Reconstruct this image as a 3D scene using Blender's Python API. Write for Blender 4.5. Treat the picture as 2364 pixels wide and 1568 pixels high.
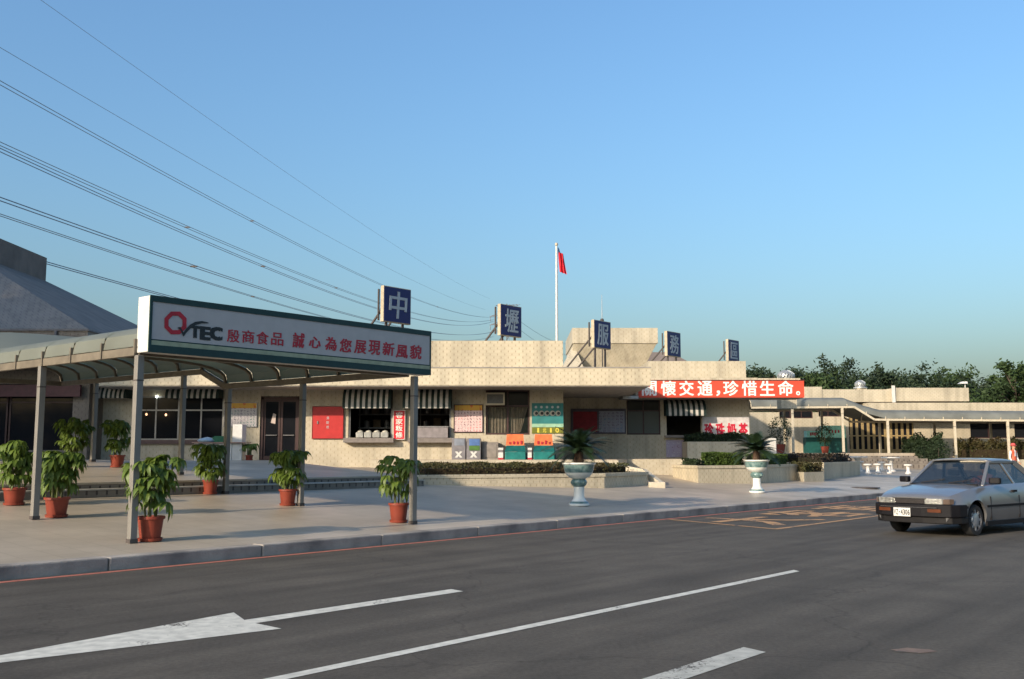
import bpy, bmesh, math, random
import numpy as np
from mathutils import Matrix, Vector, Euler

random.seed(7); np.random.seed(7)
for o in list(bpy.data.objects): bpy.data.objects.remove(o)
SC = bpy.context.scene
COL = SC.collection
RAD = math.radians

# ------------------------------------------------------------------ camera
EZ = 1.5                                   # eye height above the road
PITCH = math.atan2(262.0, 2316.0)
cam_d = bpy.data.cameras.new('camera'); cam = bpy.data.objects.new('camera', cam_d)
COL.objects.link(cam)
cam.location = (0, 0, EZ); cam.rotation_euler = (math.pi / 2 + PITCH, 0, 0)
cam_d.sensor_width = 36.0; cam_d.lens = 36.0 * 2316.0 / 2364.0
cam_d.clip_start = 0.1; cam_d.clip_end = 6000
SC.camera = cam
# ------------------------------------------------------------------ sky and sun
SUN_EL = RAD(19.5); SUN_AZ = RAD(222.4)       # direction to the sun, clockwise from +Y
world = bpy.data.worlds.new('World'); SC.world = world; world.use_nodes = True
wn = world.node_tree.nodes; wl = world.node_tree.links
sky = wn.new('ShaderNodeTexSky'); sky.sky_type = 'NISHITA'; sky.sun_disc = False
sky.sun_elevation = SUN_EL; sky.sun_rotation = SUN_AZ
sky.air_density = 1.6; sky.dust_density = 4.0; sky.ozone_density = 7.0; sky.altitude = 0
bg = wn['Background']; bg.inputs['Strength'].default_value = 0.15
wl.new(sky.outputs[0], bg.inputs['Color'])
sun_d = bpy.data.lights.new('sun', 'SUN'); sun = bpy.data.objects.new('sun', sun_d); COL.objects.link(sun)
sun_d.energy = 3.3; sun_d.angle = RAD(1.0); sun_d.color = (1.0, 0.85, 0.67)
sd = Vector((-math.sin(SUN_AZ) * math.cos(SUN_EL), -math.cos(SUN_AZ) * math.cos(SUN_EL), -math.sin(SUN_EL)))
sun.rotation_euler = sd.to_track_quat('-Z', 'Y').to_euler(); sun.location = (-40, -40, 40)
SC.view_settings.view_transform = 'Standard'; SC.view_settings.look = 'None'
SC.view_settings.exposure = 0.76; SC.view_settings.gamma = 1.0
SC.view_settings.use_curve_mapping = False
SC.cycles.max_bounces = 6; SC.cycles.transparent_max_bounces = 12

# ------------------------------------------------------------------ geometry helpers
RA = RAD(40.1)                              # the road runs 40.1 degrees right of the view axis
U = Vector((math.sin(RA), math.cos(RA), 0)); V = Vector((-math.cos(RA), math.sin(RA), 0))
RM = Matrix(((U.x, V.x, 0, 0), (U.y, V.y, 0, 0), (0, 0, 1, 0), (0, 0, 0, 1)))   # (u, v, z) -> world
RZ = math.atan2(U.y, U.x)
F_, CX_, CY_ = 2316.0, 1182.0, 784.0
def ray(px, py):
    a = (px - CX_) / F_; b = (CY_ - py) / F_
    return Vector((a, math.cos(PITCH) - b * math.sin(PITCH), math.sin(PITCH) + b * math.cos(PITCH)))
def atY(px, py, Y):
    d = ray(px, py); t = Y / d.y
    return Vector((d.x * t, Y, EZ + d.z * t))
def atz(px, py, z):
    d = ray(px, py); t = (z - EZ) / d.z
    return Vector((d.x * t, d.y * t, z))
VK = 12.549; SLOPE = 0.067
def gz(x, y):                               # height of the sloping plaza
    v = x * V.x + y * V.y - VK
    return 0.15 + SLOPE * max(-0.2, min(v, 12.8))
def onG(px, py):
    d = ray(px, py); vd = d.x * V.x + d.y * V.y
    t = (0.15 - SLOPE * VK - EZ) / (d.z - SLOPE * vd)
    return Vector((d.x * t, d.y * t, EZ + d.z * t))
def onV(px, py, v):                         # (u, v, z) on a vertical plane parallel to the road
    d = ray(px, py); t = v / (d.x * V.x + d.y * V.y); p = d * t
    return Vector((p.x * U.x + p.y * U.y, v, EZ + p.z))
def XA(px, Y): return (px - CX_) / 2331.0 * Y
def ZA(py, Y): return EZ + (1046.0 - py) / 2331.0 * Y

MW = {}                                     # world matrix of every thing and part
def tag(o, label=None, cat=None, group=None, kind=None):
    if label: o['label'] = label
    if cat: o['category'] = cat
    if group: o['group'] = group
    if kind: o['kind'] = kind
    return o
def thing(name, label, cat, loc=(0, 0, 0), rz=0.0, group=None):
    o = bpy.data.objects.new(name, None); COL.objects.link(o)
    o.empty_display_size = 0.2
    o.location = loc; o.rotation_euler = (0, 0, rz)
    MW[o] = Matrix.Translation(Vector(loc)) @ Matrix.Rotation(rz, 4, 'Z')
    return tag(o, label, cat, group)
class MB:
    """collects shapes and links them as one mesh object"""
    def __init__(self, M=None): self.v = []; self.f = []; self.mi = []; self.M = M or Matrix.Identity(4); self.cur = 0
    def add(self, vs, fs, M=None):
        n = len(self.v); T = self.M @ M if M else self.M
        self.v += [tuple(T @ Vector(p)) for p in vs]
        self.f += [tuple(i + n for i in f) for f in fs]; self.mi += [self.cur] * len(fs)
        return self
    def box(self, x0, x1, y0, y1, z0, z1, M=None):
        return self.add([(x0, y0, z0), (x1, y0, z0), (x1, y1, z0), (x0, y1, z0), (x0, y0, z1), (x1, y0, z1), (x1, y1, z1), (x0, y1, z1)],
                        [(0, 3, 2, 1), (4, 5, 6, 7), (0, 1, 5, 4), (1, 2, 6, 5), (2, 3, 7, 6), (3, 0, 4, 7)], M)
    def prism(self, poly, z0, z1, M=None, top=None):
        n = len(poly); top = top or poly
        vs = [(p[0], p[1], z0) for p in poly] + [(p[0], p[1], z1) for p in top]
        fs = [tuple(range(n - 1, -1, -1)), tuple(range(n, 2 * n))] + [(i, (i + 1) % n, n + (i + 1) % n, n + i) for i in range(n)]
        return self.add(vs, fs, M)
    def bar(self, a, b, w, h=None, up=(0, 0, 1)):
        a = Vector(a); b = Vector(b); h = h or w; d = (b - a); L = d.length; d.normalize()
        up = Vector(up); s = d.cross(up)
        if s.length < 1e-4: s = d.cross(Vector((0, 1, 0)))
        s.normalize(); t = s.cross(d)
        vs = [p + s * sx * w / 2 + t * sy * h / 2 for p in (a, b) for sx, sy in ((-1, -1), (1, -1), (1, 1), (-1, 1))]
        return self.add([tuple(q) for q in vs], [(3, 2, 1, 0), (4, 5, 6, 7), (0, 1, 5, 4), (1, 2, 6, 5), (2, 3, 7, 6), (3, 0, 4, 7)])
    def tube(self, pts, r, n=8, cap=True):
        pts = [Vector(p) for p in pts]; rs = r if isinstance(r, (list, tuple)) else [r] * len(pts)
        vs = []; fs = []; ref = None
        for i, p in enumerate(pts):
            d = (pts[min(i + 1, len(pts) - 1)] - pts[max(i - 1, 0)]).normalized()
            if ref is None:
                ref = Vector((0, 0, 1)) if abs(d.z) < 0.9 else Vector((1, 0, 0))
            s = d.cross(ref); s.normalize(); t = s.cross(d); ref = t
            for k in range(n):
                a = 2 * math.pi * k / n
                vs.append(tuple(p + (s * math.cos(a) + t * math.sin(a)) * rs[i]))
        for i in range(len(pts) - 1):
            for k in range(n):
                fs.append((i * n + k, i * n + (k + 1) % n, (i + 1) * n + (k + 1) % n, (i + 1) * n + k))
        if cap:
            fs.append(tuple(range(n - 1, -1, -1))); fs.append(tuple((len(pts) - 1) * n + k for k in range(n)))
        return self.add(vs, fs)
    def lathe(self, prof, n=24, c=(0, 0, 0), caps=True):
        vs = []; fs = []
        for r, z in prof:
            for k in range(n):
                a = 2 * math.pi * k / n
                vs.append((c[0] + r * math.cos(a), c[1] + r * math.sin(a), c[2] + z))
        for i in range(len(prof) - 1):
            for k in range(n):
                fs.append((i * n + k, i * n + (k + 1) % n, (i + 1) * n + (k + 1) % n, (i + 1) * n + k))
        if caps:
            fs.append(tuple(range(n - 1, -1, -1))); fs.append(tuple((len(prof) - 1) * n + k for k in range(n)))
        return self.add(vs, fs)
    def quad(self, a, b, c, d): return self.add([a, b, c, d], [(0, 1, 2, 3)])
    def build(self, name, mats, parent=None, smooth=False, bevel=0, local=False, angle=40):
        me = bpy.data.meshes.new(name)
        if parent is not None and not local:
            Mi = MW[parent].inverted(); vs = [tuple(Mi @ Vector(p)) for p in self.v]
        else: vs = self.v
        me.from_pydata(vs, [], self.f)
        mats = mats if isinstance(mats, (list, tuple)) else [mats]
        for m in mats: me.materials.append(m)
        if len(mats) > 1: me.polygons.foreach_set('material_index', self.mi)
        me.update()
        if smooth:
            me.polygons.foreach_set('use_smooth', [True] * len(me.polygons))
            me.set_sharp_from_angle(angle=RAD(angle))
        o = bpy.data.objects.new(name, me); COL.objects.link(o)
        if parent is not None: o.parent = parent; MW[o] = MW[parent]
        else: MW[o] = Matrix.Identity(4)
        if bevel:
            b = o.modifiers.new('bevel', 'BEVEL'); b.width = bevel; b.segments = 2; b.limit_method = 'ANGLE'
        return o
def one(name, mb, mat, label, cat, group=None, base=None, **k):
    """a thing that is one mesh, its origin at its base"""
    if base is None:
        xs = [p[0] for p in mb.v]; ys = [p[1] for p in mb.v]; zs = [p[2] for p in mb.v]
        base = ((min(xs) + max(xs)) / 2, (min(ys) + max(ys)) / 2, min(zs))
    mb.v = [(p[0] - base[0], p[1] - base[1], p[2] - base[2]) for p in mb.v]
    o = mb.build(name, mat, None, **k); o.location = base
    MW[o] = Matrix.Translation(Vector(base))
    return tag(o, label, cat, group)
def copy_tree(o, parent=None, loc=None, rz=None, scale=None, label=None):
    c = o.copy(); COL.objects.link(c); c.parent = parent
    if loc is not None: c.location = loc
    if rz is not None: c.rotation_euler = (0, 0, rz)
    if scale is not None: c.scale = (scale,) * 3 if not isinstance(scale, tuple) else scale
    if label: c['label'] = label
    for ch in [x for x in KIDS.get(o, [])]: copy_tree(ch, c)
    return c
KIDS = {}
def index_kids():
    KIDS.clear()
    for o in bpy.data.objects:
        if o.parent: KIDS.setdefault(o.parent, []).append(o)

def np_mesh(name, verts, quads, mat, parent=None, local=False):
    """fast mesh from numpy arrays: verts (n,3), quads (m,4)"""
    verts = np.asarray(verts, dtype=np.float64)
    if parent is not None and not local:
        Mi = np.array(MW[parent].inverted()); verts = verts @ Mi[:3, :3].T + Mi[:3, 3]
    me = bpy.data.meshes.new(name)
    me.vertices.add(len(verts)); me.vertices.foreach_set('co', verts.astype(np.float32).ravel())
    k = quads.shape[1]
    me.loops.add(len(quads) * k); me.loops.foreach_set('vertex_index', quads.astype(np.int32).ravel())
    me.polygons.add(len(quads)); me.polygons.foreach_set('loop_start', (np.arange(len(quads)) * k).astype(np.int32))
    me.update(calc_edges=True); me.materials.append(mat)
    o = bpy.data.objects.new(name, me); COL.objects.link(o)
    if parent is not None: o.parent = parent; MW[o] = MW[parent]
    else: MW[o] = Matrix.Identity(4)
    return o
RNG = np.random.default_rng(11)
def leaf_quads(P, size, aspect=0.5, up=0.3, jitter=0.4):
    """one rhombic leaf at every point of P"""
    n = len(P)
    d = RNG.normal(size=(n, 3)); d[:, 2] = d[:, 2] * 0.7 + up; d /= np.linalg.norm(d, axis=1)[:, None]
    q = RNG.normal(size=(n, 3)); s = np.cross(d, q); s /= np.linalg.norm(s, axis=1)[:, None]
    L = (size * (1 + jitter * RNG.uniform(-1, 1, n)))[:, None]
    a = P - d * L / 2; c = P + d * L / 2; m = P + d * L * 0.05
    b = m + s * L * aspect / 2; e = m - s * L * aspect / 2
    vs = np.stack([a, b, c, e], 1).reshape(-1, 3)
    return vs, np.arange(4 * n).reshape(n, 4)

# ------------------------------------------------------------------ materials
MATS = {}
def mat(name, col, rough=0.7, metal=0.0, var=0.12, scale=6.0, bump=0.0, bscale=60.0, spec=0.4, coat=0.0, col2=None, detail=4.0, emit=None):
    if name in MATS: return MATS[name]
    m = bpy.data.materials.new(name); m.use_nodes = True; MATS[name] = m
    nt = m.node_tree; n = nt.nodes; l = nt.links; b = n['Principled BSDF']
    b.inputs['Roughness'].default_value = rough; b.inputs['Metallic'].default_value = metal
    b.inputs['Specular IOR Level'].default_value = spec; b.inputs['Coat Weight'].default_value = coat
    tc = n.new('ShaderNodeTexCoord')
    nz = n.new('ShaderNodeTexNoise'); nz.inputs['Scale'].default_value = scale; nz.inputs['Detail'].default_value = detail
    l.new(tc.outputs['Object'], nz.inputs['Vector'])
    mx = n.new('ShaderNodeMix'); mx.data_type = 'RGBA'
    c2 = col2 or tuple(c * (1 - 2 * var) for c in col); c1 = col if col2 else tuple(min(1, c * (1 + var)) for c in col)
    mx.inputs[6].default_value = (*c1, 1); mx.inputs[7].default_value = (*c2, 1)
    rp = n.new('ShaderNodeMapRange'); rp.inputs[1].default_value = 0.3; rp.inputs[2].default_value = 0.7
    l.new(nz.outputs['Fac'], rp.inputs[0]); l.new(rp.outputs[0], mx.inputs[0]); l.new(mx.outputs[2], b.inputs['Base Color'])
    if bump:
        n2 = n.new('ShaderNodeTexNoise'); n2.inputs['Scale'].default_value = bscale; n2.inputs['Detail'].default_value = 3
        l.new(tc.outputs['Object'], n2.inputs['Vector'])
        bp = n.new('ShaderNodeBump'); bp.inputs['Strength'].default_value = bump; bp.inputs['Distance'].default_value = 0.02
        l.new(n2.outputs['Fac'], bp.inputs['Height']); l.new(bp.outputs[0], b.inputs['Normal'])
    if emit:
        b.inputs['Emission Color'].default_value = (*emit[:3], 1); b.inputs['Emission Strength'].default_value = emit[3]
    return m
def nodes_of(m): return m.node_tree.nodes, m.node_tree.links, m.node_tree.nodes['Principled BSDF']

def tile_mat(name, c1, c2, mortar, bw=0.25, bh=0.095, ms=0.012):
    """glazed wall tiles laid in staggered courses"""
    m = bpy.data.materials.new(name); m.use_nodes = True; MATS[name] = m; n, l, b = nodes_of(m)
    ge = n.new('ShaderNodeNewGeometry'); sp = n.new('ShaderNodeSeparateXYZ'); l.new(ge.outputs['Position'], sp.inputs[0])
    ad = n.new('ShaderNodeMath'); ad.operation = 'ADD'; l.new(sp.outputs['X'], ad.inputs[0]); l.new(sp.outputs['Y'], ad.inputs[1])
    cb = n.new('ShaderNodeCombineXYZ'); l.new(ad.outputs[0], cb.inputs['X']); l.new(sp.outputs['Z'], cb.inputs['Y'])
    def mth(op, x, y=None):
        k = n.new('ShaderNodeMath'); k.operation = op
        for s_, q_ in ((0, x), (1, y)):
            if q_ is None: continue
            if isinstance(q_, (int, float)): k.inputs[s_].default_value = q_
            else: l.new(q_, k.inputs[s_])
        return k.outputs[0]
    zr = mth('DIVIDE', sp.outputs['Z'], bh); row = mth('FLOOR', zr); fz = mth('FRACT', zr)
    xo = mth('ADD', mth('DIVIDE', ad.outputs[0], bw), mth('MULTIPLY', mth('MODULO', row, 2.0), 0.5)); fx = mth('FRACT', xo)
    ex = mth('ABSOLUTE', mth('SUBTRACT', fx, 0.5)); ez = mth('ABSOLUTE', mth('SUBTRACT', fz, 0.5))
    dot = mth('MULTIPLY', mth('GREATER_THAN', ex, 0.5 - ms / bw * 1.6), mth('LESS_THAN', ez, 0.28))
    seam = mth('MAXIMUM', mth('GREATER_THAN', ex, 0.5 - ms / bw * 0.4), mth('GREATER_THAN', ez, 0.5 - ms / bh * 0.45))
    cell = n.new('ShaderNodeTexWhiteNoise'); cell.noise_dimensions = '2D'; cbb = n.new('ShaderNodeCombineXYZ'); l.new(mth('FLOOR', xo), cbb.inputs[0]); l.new(row, cbb.inputs[1]); l.new(cbb.outputs[0], cell.inputs['Vector'])
    m1_ = n.new('ShaderNodeMix'); m1_.data_type = 'RGBA'; m1_.inputs[6].default_value = (*c1, 1); m1_.inputs[7].default_value = (*c2, 1); l.new(cell.outputs['Value'], m1_.inputs[0])
    fac = mth('MAXIMUM', dot, mth('MULTIPLY', seam, 0.45))
    br = n.new('ShaderNodeMix'); br.data_type = 'RGBA'; br.inputs[7].default_value = (*mortar, 1); l.new(m1_.outputs[2], br.inputs[6]); l.new(fac, br.inputs[0])
    # dark spots where the joints cross
    nz = n.new('ShaderNodeTexNoise'); nz.inputs['Scale'].default_value = 0.9; nz.inputs['Detail'].default_value = 5
    l.new(ge.outputs['Position'], nz.inputs['Vector'])
    st = n.new('ShaderNodeTexNoise'); st.inputs['Scale'].default_value = 1.0; st.inputs['Detail'].default_value = 4
    mp = n.new('ShaderNodeMapping'); mp.inputs['Scale'].default_value = (3.0, 3.0, 0.25)
    l.new(ge.outputs['Position'], mp.inputs['Vector']); l.new(mp.outputs[0], st.inputs['Vector'])
    r1 = n.new('ShaderNodeMapRange'); r1.inputs[1].default_value = 0.35; r1.inputs[2].default_value = 0.75; r1.inputs[3].default_value = 1.04; r1.inputs[4].default_value = 0.82
    l.new(nz.outputs['Fac'], r1.inputs[0])
    r2 = n.new('ShaderNodeMapRange'); r2.inputs[1].default_value = 0.48; r2.inputs[2].default_value = 0.75; r2.inputs[3].default_value = 1.0; r2.inputs[4].default_value = 0.70
    l.new(st.outputs['Fac'], r2.inputs[0])
    mu = n.new('ShaderNodeMath'); mu.operation = 'MULTIPLY'; l.new(r1.outputs[0], mu.inputs[0]); l.new(r2.outputs[0], mu.inputs[1])
    vm = n.new('ShaderNodeVectorMath'); vm.operation = 'SCALE'; l.new(br.outputs[2], vm.inputs[0]); l.new(mu.outputs[0], vm.inputs['Scale'])
    l.new(vm.outputs[0], b.inputs['Base Color'])
    b.inputs['Roughness'].default_value = 0.5; b.inputs['Specular IOR Level'].default_value = 0.35
    bp = n.new('ShaderNodeBump'); bp.inputs['Strength'].default_value = 0.5; bp.inputs['Distance'].default_value = 0.01
    iv = n.new('ShaderNodeMath'); iv.operation = 'SUBTRACT'; iv.inputs[0].default_value = 1.0; l.new(fac, iv.inputs[1])
    l.new(iv.outputs[0], bp.inputs['Height']); l.new(bp.outputs[0], b.inputs['Normal'])
    return m
TILE = tile_mat('cream_tile', (0.56, 0.485, 0.345), (0.525, 0.45, 0.32), (0.39, 0.32, 0.215), 0.25, 0.105, 0.012)
TILE2 = tile_mat('cream_tile_fine', (0.52, 0.455, 0.335), (0.485, 0.42, 0.305), (0.40, 0.335, 0.23), 0.25, 0.105, 0.010)
TILE3 = tile_mat('roof_tile_grey', (0.235, 0.205, 0.17), (0.215, 0.19, 0.16), (0.16, 0.14, 0.12), 0.2, 0.12, 0.012)
TILE4 = tile_mat('shaded_brown_tile', (0.20, 0.165, 0.135), (0.18, 0.15, 0.12), (0.12, 0.10, 0.08), 0.25, 0.105, 0.010)  # brown hall tile, its colour deepened for the shade under eaves and canopy
RISER = tile_mat('step_tile', (0.23, 0.195, 0.155), (0.19, 0.16, 0.13), (0.08, 0.062, 0.05), 0.3, 0.3, 0.02)

def asphalt():
    m = mat('asphalt', (0.090, 0.077, 0.060), rough=0.88, var=0.1, scale=1.2, bump=0.5, bscale=140, spec=0.3)
    n, l, b = nodes_of(m)
    base = b.inputs['Base Color'].links[0].from_socket
    ge = n.new('ShaderNodeNewGeometry'); mp = n.new('ShaderNodeMapping'); mp.vector_type = 'TEXTURE'
    mp.inputs['Rotation'].default_value = (0, 0, RZ); mp.inputs['Scale'].default_value = (9.0, 0.55, 1)
    l.new(ge.outputs['Position'], mp.inputs['Vector'])
    a = n.new('ShaderNodeTexNoise'); a.inputs['Scale'].default_value = 1.0; a.inputs['Detail'].default_value = 4; l.new(mp.outputs[0], a.inputs['Vector'])
    r = n.new('ShaderNodeMapRange'); r.inputs[1].default_value = 0.38; r.inputs[2].default_value = 0.68; r.inputs[3].default_value = 1.12; r.inputs[4].default_value = 0.70
    l.new(a.outputs['Fac'], r.inputs[0])
    g = n.new('ShaderNodeTexNoise'); g.inputs['Scale'].default_value = 24; g.inputs['Detail'].default_value = 6; g.inputs['Roughness'].default_value = 0.75; l.new(ge.outputs['Position'], g.inputs['Vector'])
    r2 = n.new('ShaderNodeMapRange'); r2.inputs[1].default_value = 0.3; r2.inputs[2].default_value = 0.7; r2.inputs[3].default_value = 0.72; r2.inputs[4].default_value = 1.3
    l.new(g.outputs['Fac'], r2.inputs[0])
    # thin tar lines and cracks
    vo = n.new('ShaderNodeTexVoronoi'); vo.feature = 'DISTANCE_TO_EDGE'; vo.inputs['Scale'].default_value = 0.22
    wv = n.new('ShaderNodeTexNoise'); wv.inputs['Scale'].default_value = 1.2; wv.inputs['Detail'].default_value = 4; l.new(ge.outputs['Position'], wv.inputs['Vector'])
    vs = n.new('ShaderNodeVectorMath'); vs.operation = 'SCALE'; vs.inputs['Scale'].default_value = 1.3; l.new(wv.outputs['Color'], vs.inputs[0])
    va = n.new('ShaderNodeVectorMath'); va.operation = 'ADD'; l.new(ge.outputs['Position'], va.inputs[0]); l.new(vs.outputs[0], va.inputs[1]); l.new(va.outputs[0], vo.inputs['Vector'])
    r3 = n.new('ShaderNodeMapRange'); r3.inputs[1].default_value = 0.0; r3.inputs[2].default_value = 0.006; r3.inputs[3].default_value = 0.74; r3.inputs[4].default_value = 1.0
    l.new(vo.outputs['Distance'], r3.inputs[0])
    p = n.new('ShaderNodeMath'); p.operation = 'MULTIPLY'; l.new(r.outputs[0], p.inputs[0]); l.new(r2.outputs[0], p.inputs[1])
    p2 = n.new('ShaderNodeMath'); p2.operation = 'MULTIPLY'; l.new(p.outputs[0], p2.inputs[0]); l.new(r3.outputs[0], p2.inputs[1])
    vm = n.new('ShaderNodeVectorMath'); vm.operation = 'SCALE'; l.new(base, vm.inputs[0]); l.new(p2.outputs[0], vm.inputs['Scale'])
    l.new(vm.outputs[0], b.inputs['Base Color'])
    return m
ASPHALT = asphalt()
def paint(name, col, wear, scale=28.0):
    """road paint worn through to the asphalt"""
    m = mat(name, col, rough=0.75, var=0.12, scale=9)
    n, l, b = nodes_of(m); base = b.inputs['Base Color'].links[0].from_socket
    ge = n.new('ShaderNodeNewGeometry')
    a = n.new('ShaderNodeTexNoise'); a.inputs['Scale'].default_value = scale; a.inputs['Detail'].default_value = 5; a.inputs['Roughness'].default_value = 0.65
    l.new(ge.outputs['Position'], a.inputs['Vector'])
    a2 = n.new('ShaderNodeTexNoise'); a2.inputs['Scale'].default_value = 1.6; a2.inputs['Detail'].default_value = 3; l.new(ge.outputs['Position'], a2.inputs['Vector'])
    ad = n.new('ShaderNodeMath'); ad.operation = 'ADD'; l.new(a.outputs['Fac'], ad.inputs[0]); l.new(a2.outputs['Fac'], ad.inputs[1])
    r = n.new('ShaderNodeMapRange'); r.inputs[1].default_value = wear; r.inputs[2].default_value = wear + 0.06
    l.new(ad.outputs[0], r.inputs[0])
    mx = n.new('ShaderNodeMix'); mx.data_type = 'RGBA'; l.new(r.outputs[0], mx.inputs[0]); l.new(base, mx.inputs[7]); mx.inputs[6].default_value = (0.085, 0.073, 0.057, 1)
    l.new(mx.outputs[2], b.inputs['Base Color'])
    return m
WPAINT = paint('white_road_paint', (0.60, 0.57, 0.48), 0.74); WPAINT2 = paint('worn_white_road_paint', (0.46, 0.44, 0.37), 0.90, 34)
RPAINT = paint('red_road_paint', (0.46, 0.15, 0.10), 0.74); YPAINT = paint('yellow_road_paint', (0.50, 0.27, 0.11), 0.86, 14)

def paving():
    m = mat('paving', (0.46, 0.38, 0.285), rough=0.42, var=0.07, scale=0.7, spec=0.35)
    n, l, b = nodes_of(m); base = b.inputs['Base Color'].links[0].from_socket
    ge = n.new('ShaderNodeNewGeometry'); mp = n.new('ShaderNodeMapping'); mp.vector_type = 'TEXTURE'; mp.inputs['Rotation'].default_value = (0, 0, RZ)
    l.new(ge.outputs['Position'], mp.inputs['Vector'])
    br = n.new('ShaderNodeTexBrick'); br.offset = 0.0; l.new(mp.outputs[0], br.inputs['Vector'])
    br.inputs['Scale'].default_value = 1; br.inputs['Brick Width'].default_value = 0.45; br.inputs['Row Height'].default_value = 0.45
    br.inputs['Mortar Size'].default_value = 0.006; br.inputs['Color1'].default_value = (1, 1, 1, 1); br.inputs['Color2'].default_value = (0.93, 0.93, 0.92, 1); br.inputs['Mortar'].default_value = (0.7, 0.68, 0.65, 1)
    mx = n.new('ShaderNodeMix'); mx.data_type = 'RGBA'; mx.blend_type = 'MULTIPLY'; mx.inputs[0].default_value = 0.9
    l.new(base, mx.inputs[6]); l.new(br.outputs['Color'], mx.inputs[7])
    d = n.new('ShaderNodeTexNoise'); d.inputs['Scale'].default_value = 0.45; d.inputs['Detail'].default_value = 6; d.inputs['Roughness'].default_value = 0.6; l.new(ge.outputs['Position'], d.inputs['Vector'])
    r = n.new('ShaderNodeMapRange'); r.inputs[1].default_value = 0.35; r.inputs[2].default_value = 0.7; r.inputs[3].default_value = 1.06; r.inputs[4].default_value = 0.78; l.new(d.outputs['Fac'], r.inputs[0])
    vm = n.new('ShaderNodeVectorMath'); vm.operation = 'SCALE'; l.new(mx.outputs[2], vm.inputs[0]); l.new(r.outputs[0], vm.inputs['Scale'])
    l.new(vm.outputs[0], b.inputs['Base Color'])
    rr = n.new('ShaderNodeMapRange'); rr.inputs[1].default_value = 0.3; rr.inputs[2].default_value = 0.7; rr.inputs[3].default_value = 0.34; rr.inputs[4].default_value = 0.55; l.new(d.outputs['Fac'], rr.inputs[0]); l.new(rr.outputs[0], b.inputs['Roughness'])
    return m
PAVING = paving()
KERB = mat('kerb_concrete', (0.47, 0.41, 0.34), rough=0.8, scale=1.6, col2=(0.18, 0.16, 0.14), bump=0.4, bscale=30, detail=6)
COPING = mat('pale_coping', (0.42, 0.38, 0.32), rough=0.6)
EARTH = mat('red_soil', (0.12, 0.055, 0.035), rough=0.95, bump=0.6, bscale=20, scale=4)
GRASSY = mat('far_ground', (0.10, 0.11, 0.06), rough=0.95, scale=0.15)
STEEL = mat('brushed_steel', (0.21, 0.195, 0.17), rough=0.45, metal=0.1, var=0.06, scale=3)
IRON = mat('dark_brown_iron', (0.075, 0.062, 0.055), rough=0.6, scale=12)
GREENP = mat('dark_green_frame', (0.012, 0.042, 0.038), rough=0.45, var=0.08)
PANELW = mat('sign_acrylic', (0.45, 0.42, 0.40), rough=0.4, var=0.03)
WHITEP = mat('white_enamel', (0.60, 0.58, 0.53), rough=0.4, var=0.04)
CREAMP = mat('cream_paint', (0.52, 0.45, 0.33), rough=0.55, var=0.06)
REDLET = mat('red_letter', (0.42, 0.02, 0.035), rough=0.4, var=0.04)
BLACKLET = mat('black_letter', (0.02, 0.022, 0.024), rough=0.4)
WHITELET = mat('white_letter', (0.82, 0.78, 0.70), rough=0.5, var=0.04)
GREYLET = mat('grey_letter', (0.42, 0.45, 0.46), rough=0.5, var=0.04)
NAVY = mat('navy_panel', (0.012, 0.016, 0.105), rough=0.4, var=0.06)
BANNER = mat('red_banner', (0.60, 0.065, 0.03), rough=0.6, var=0.05, scale=1.5)
REDBOARD = mat('red_enamel', (0.46, 0.022, 0.02), rough=0.45, var=0.06)
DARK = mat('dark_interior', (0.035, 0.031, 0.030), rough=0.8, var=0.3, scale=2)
def glass(name, col, rough=0.06, alpha=1.0, spec=0.14):
    m = bpy.data.materials.new(name); m.use_nodes = True; MATS[name] = m; n, l, b = nodes_of(m)
    b.inputs['Base Color'].default_value = (*col, 1); b.inputs['Roughness'].default_value = rough
    b.inputs['Specular IOR Level'].default_value = spec; b.inputs['Alpha'].default_value = alpha
    return m
GLASS = glass('dark_window_glass', (0.012, 0.013, 0.016)); GLASS2 = glass('clear_window_glass', (0.02, 0.025, 0.03), 0.05, 0.42)
GLASS3 = glass('curtained_glass', (0.03, 0.04, 0.035), 0.08, 0.3)
FRAMEB = mat('brown_window_frame', (0.055, 0.025, 0.022), rough=0.5)
FRAMEG = mat('grey_aluminium', (0.26, 0.25, 0.24), rough=0.4, metal=0.4)
CURTAIN = mat('beige_curtain', (0.42, 0.34, 0.25), rough=0.9, scale=9)
AWG = mat('awning_green', (0.012, 0.028, 0.024), rough=0.75); AWW = mat('awning_white', (0.50, 0.47, 0.42), rough=0.75)
POT = mat('terracotta_plastic', (0.225, 0.042, 0.023), rough=0.5, var=0.08)
SOIL = mat('potting_soil', (0.05, 0.035, 0.025), rough=0.95, bump=0.6)
def leafm(name, c, c2, trans=0.35, scale=3.0, rough=0.45):
    m = mat(name, c, rough=rough, col2=c2, scale=scale, spec=0.35); n, l, b = nodes_of(m)
    out = n['Material Output']; tr = n.new('ShaderNodeBsdfTranslucent'); ms = n.new('ShaderNodeMixShader'); ms.inputs[0].default_value = trans
    l.new(b.inputs['Base Color'].links[0].from_socket, tr.inputs['Color']); l.new(b.outputs[0], ms.inputs[1]); l.new(tr.outputs[0], ms.inputs[2]); l.new(ms.outputs[0], out.inputs['Surface'])
    return m
LEAF = leafm('pachira_leaf', (0.155, 0.215, 0.036), (0.07, 0.12, 0.022), 0.34)
CYCAD = leafm('cycad_leaf', (0.030, 0.055, 0.022), (0.016, 0.032, 0.012), 0.15)
HEDGE_D = leafm('dark_hedge_leaf', (0.060, 0.066, 0.018), (0.055, 0.036, 0.014), 0.2, 1.5, 0.7)
HEDGE_G = leafm('green_hedge_leaf', (0.085, 0.135, 0.018), (0.045, 0.08, 0.014), 0.25, 2.5, 0.65)
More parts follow.
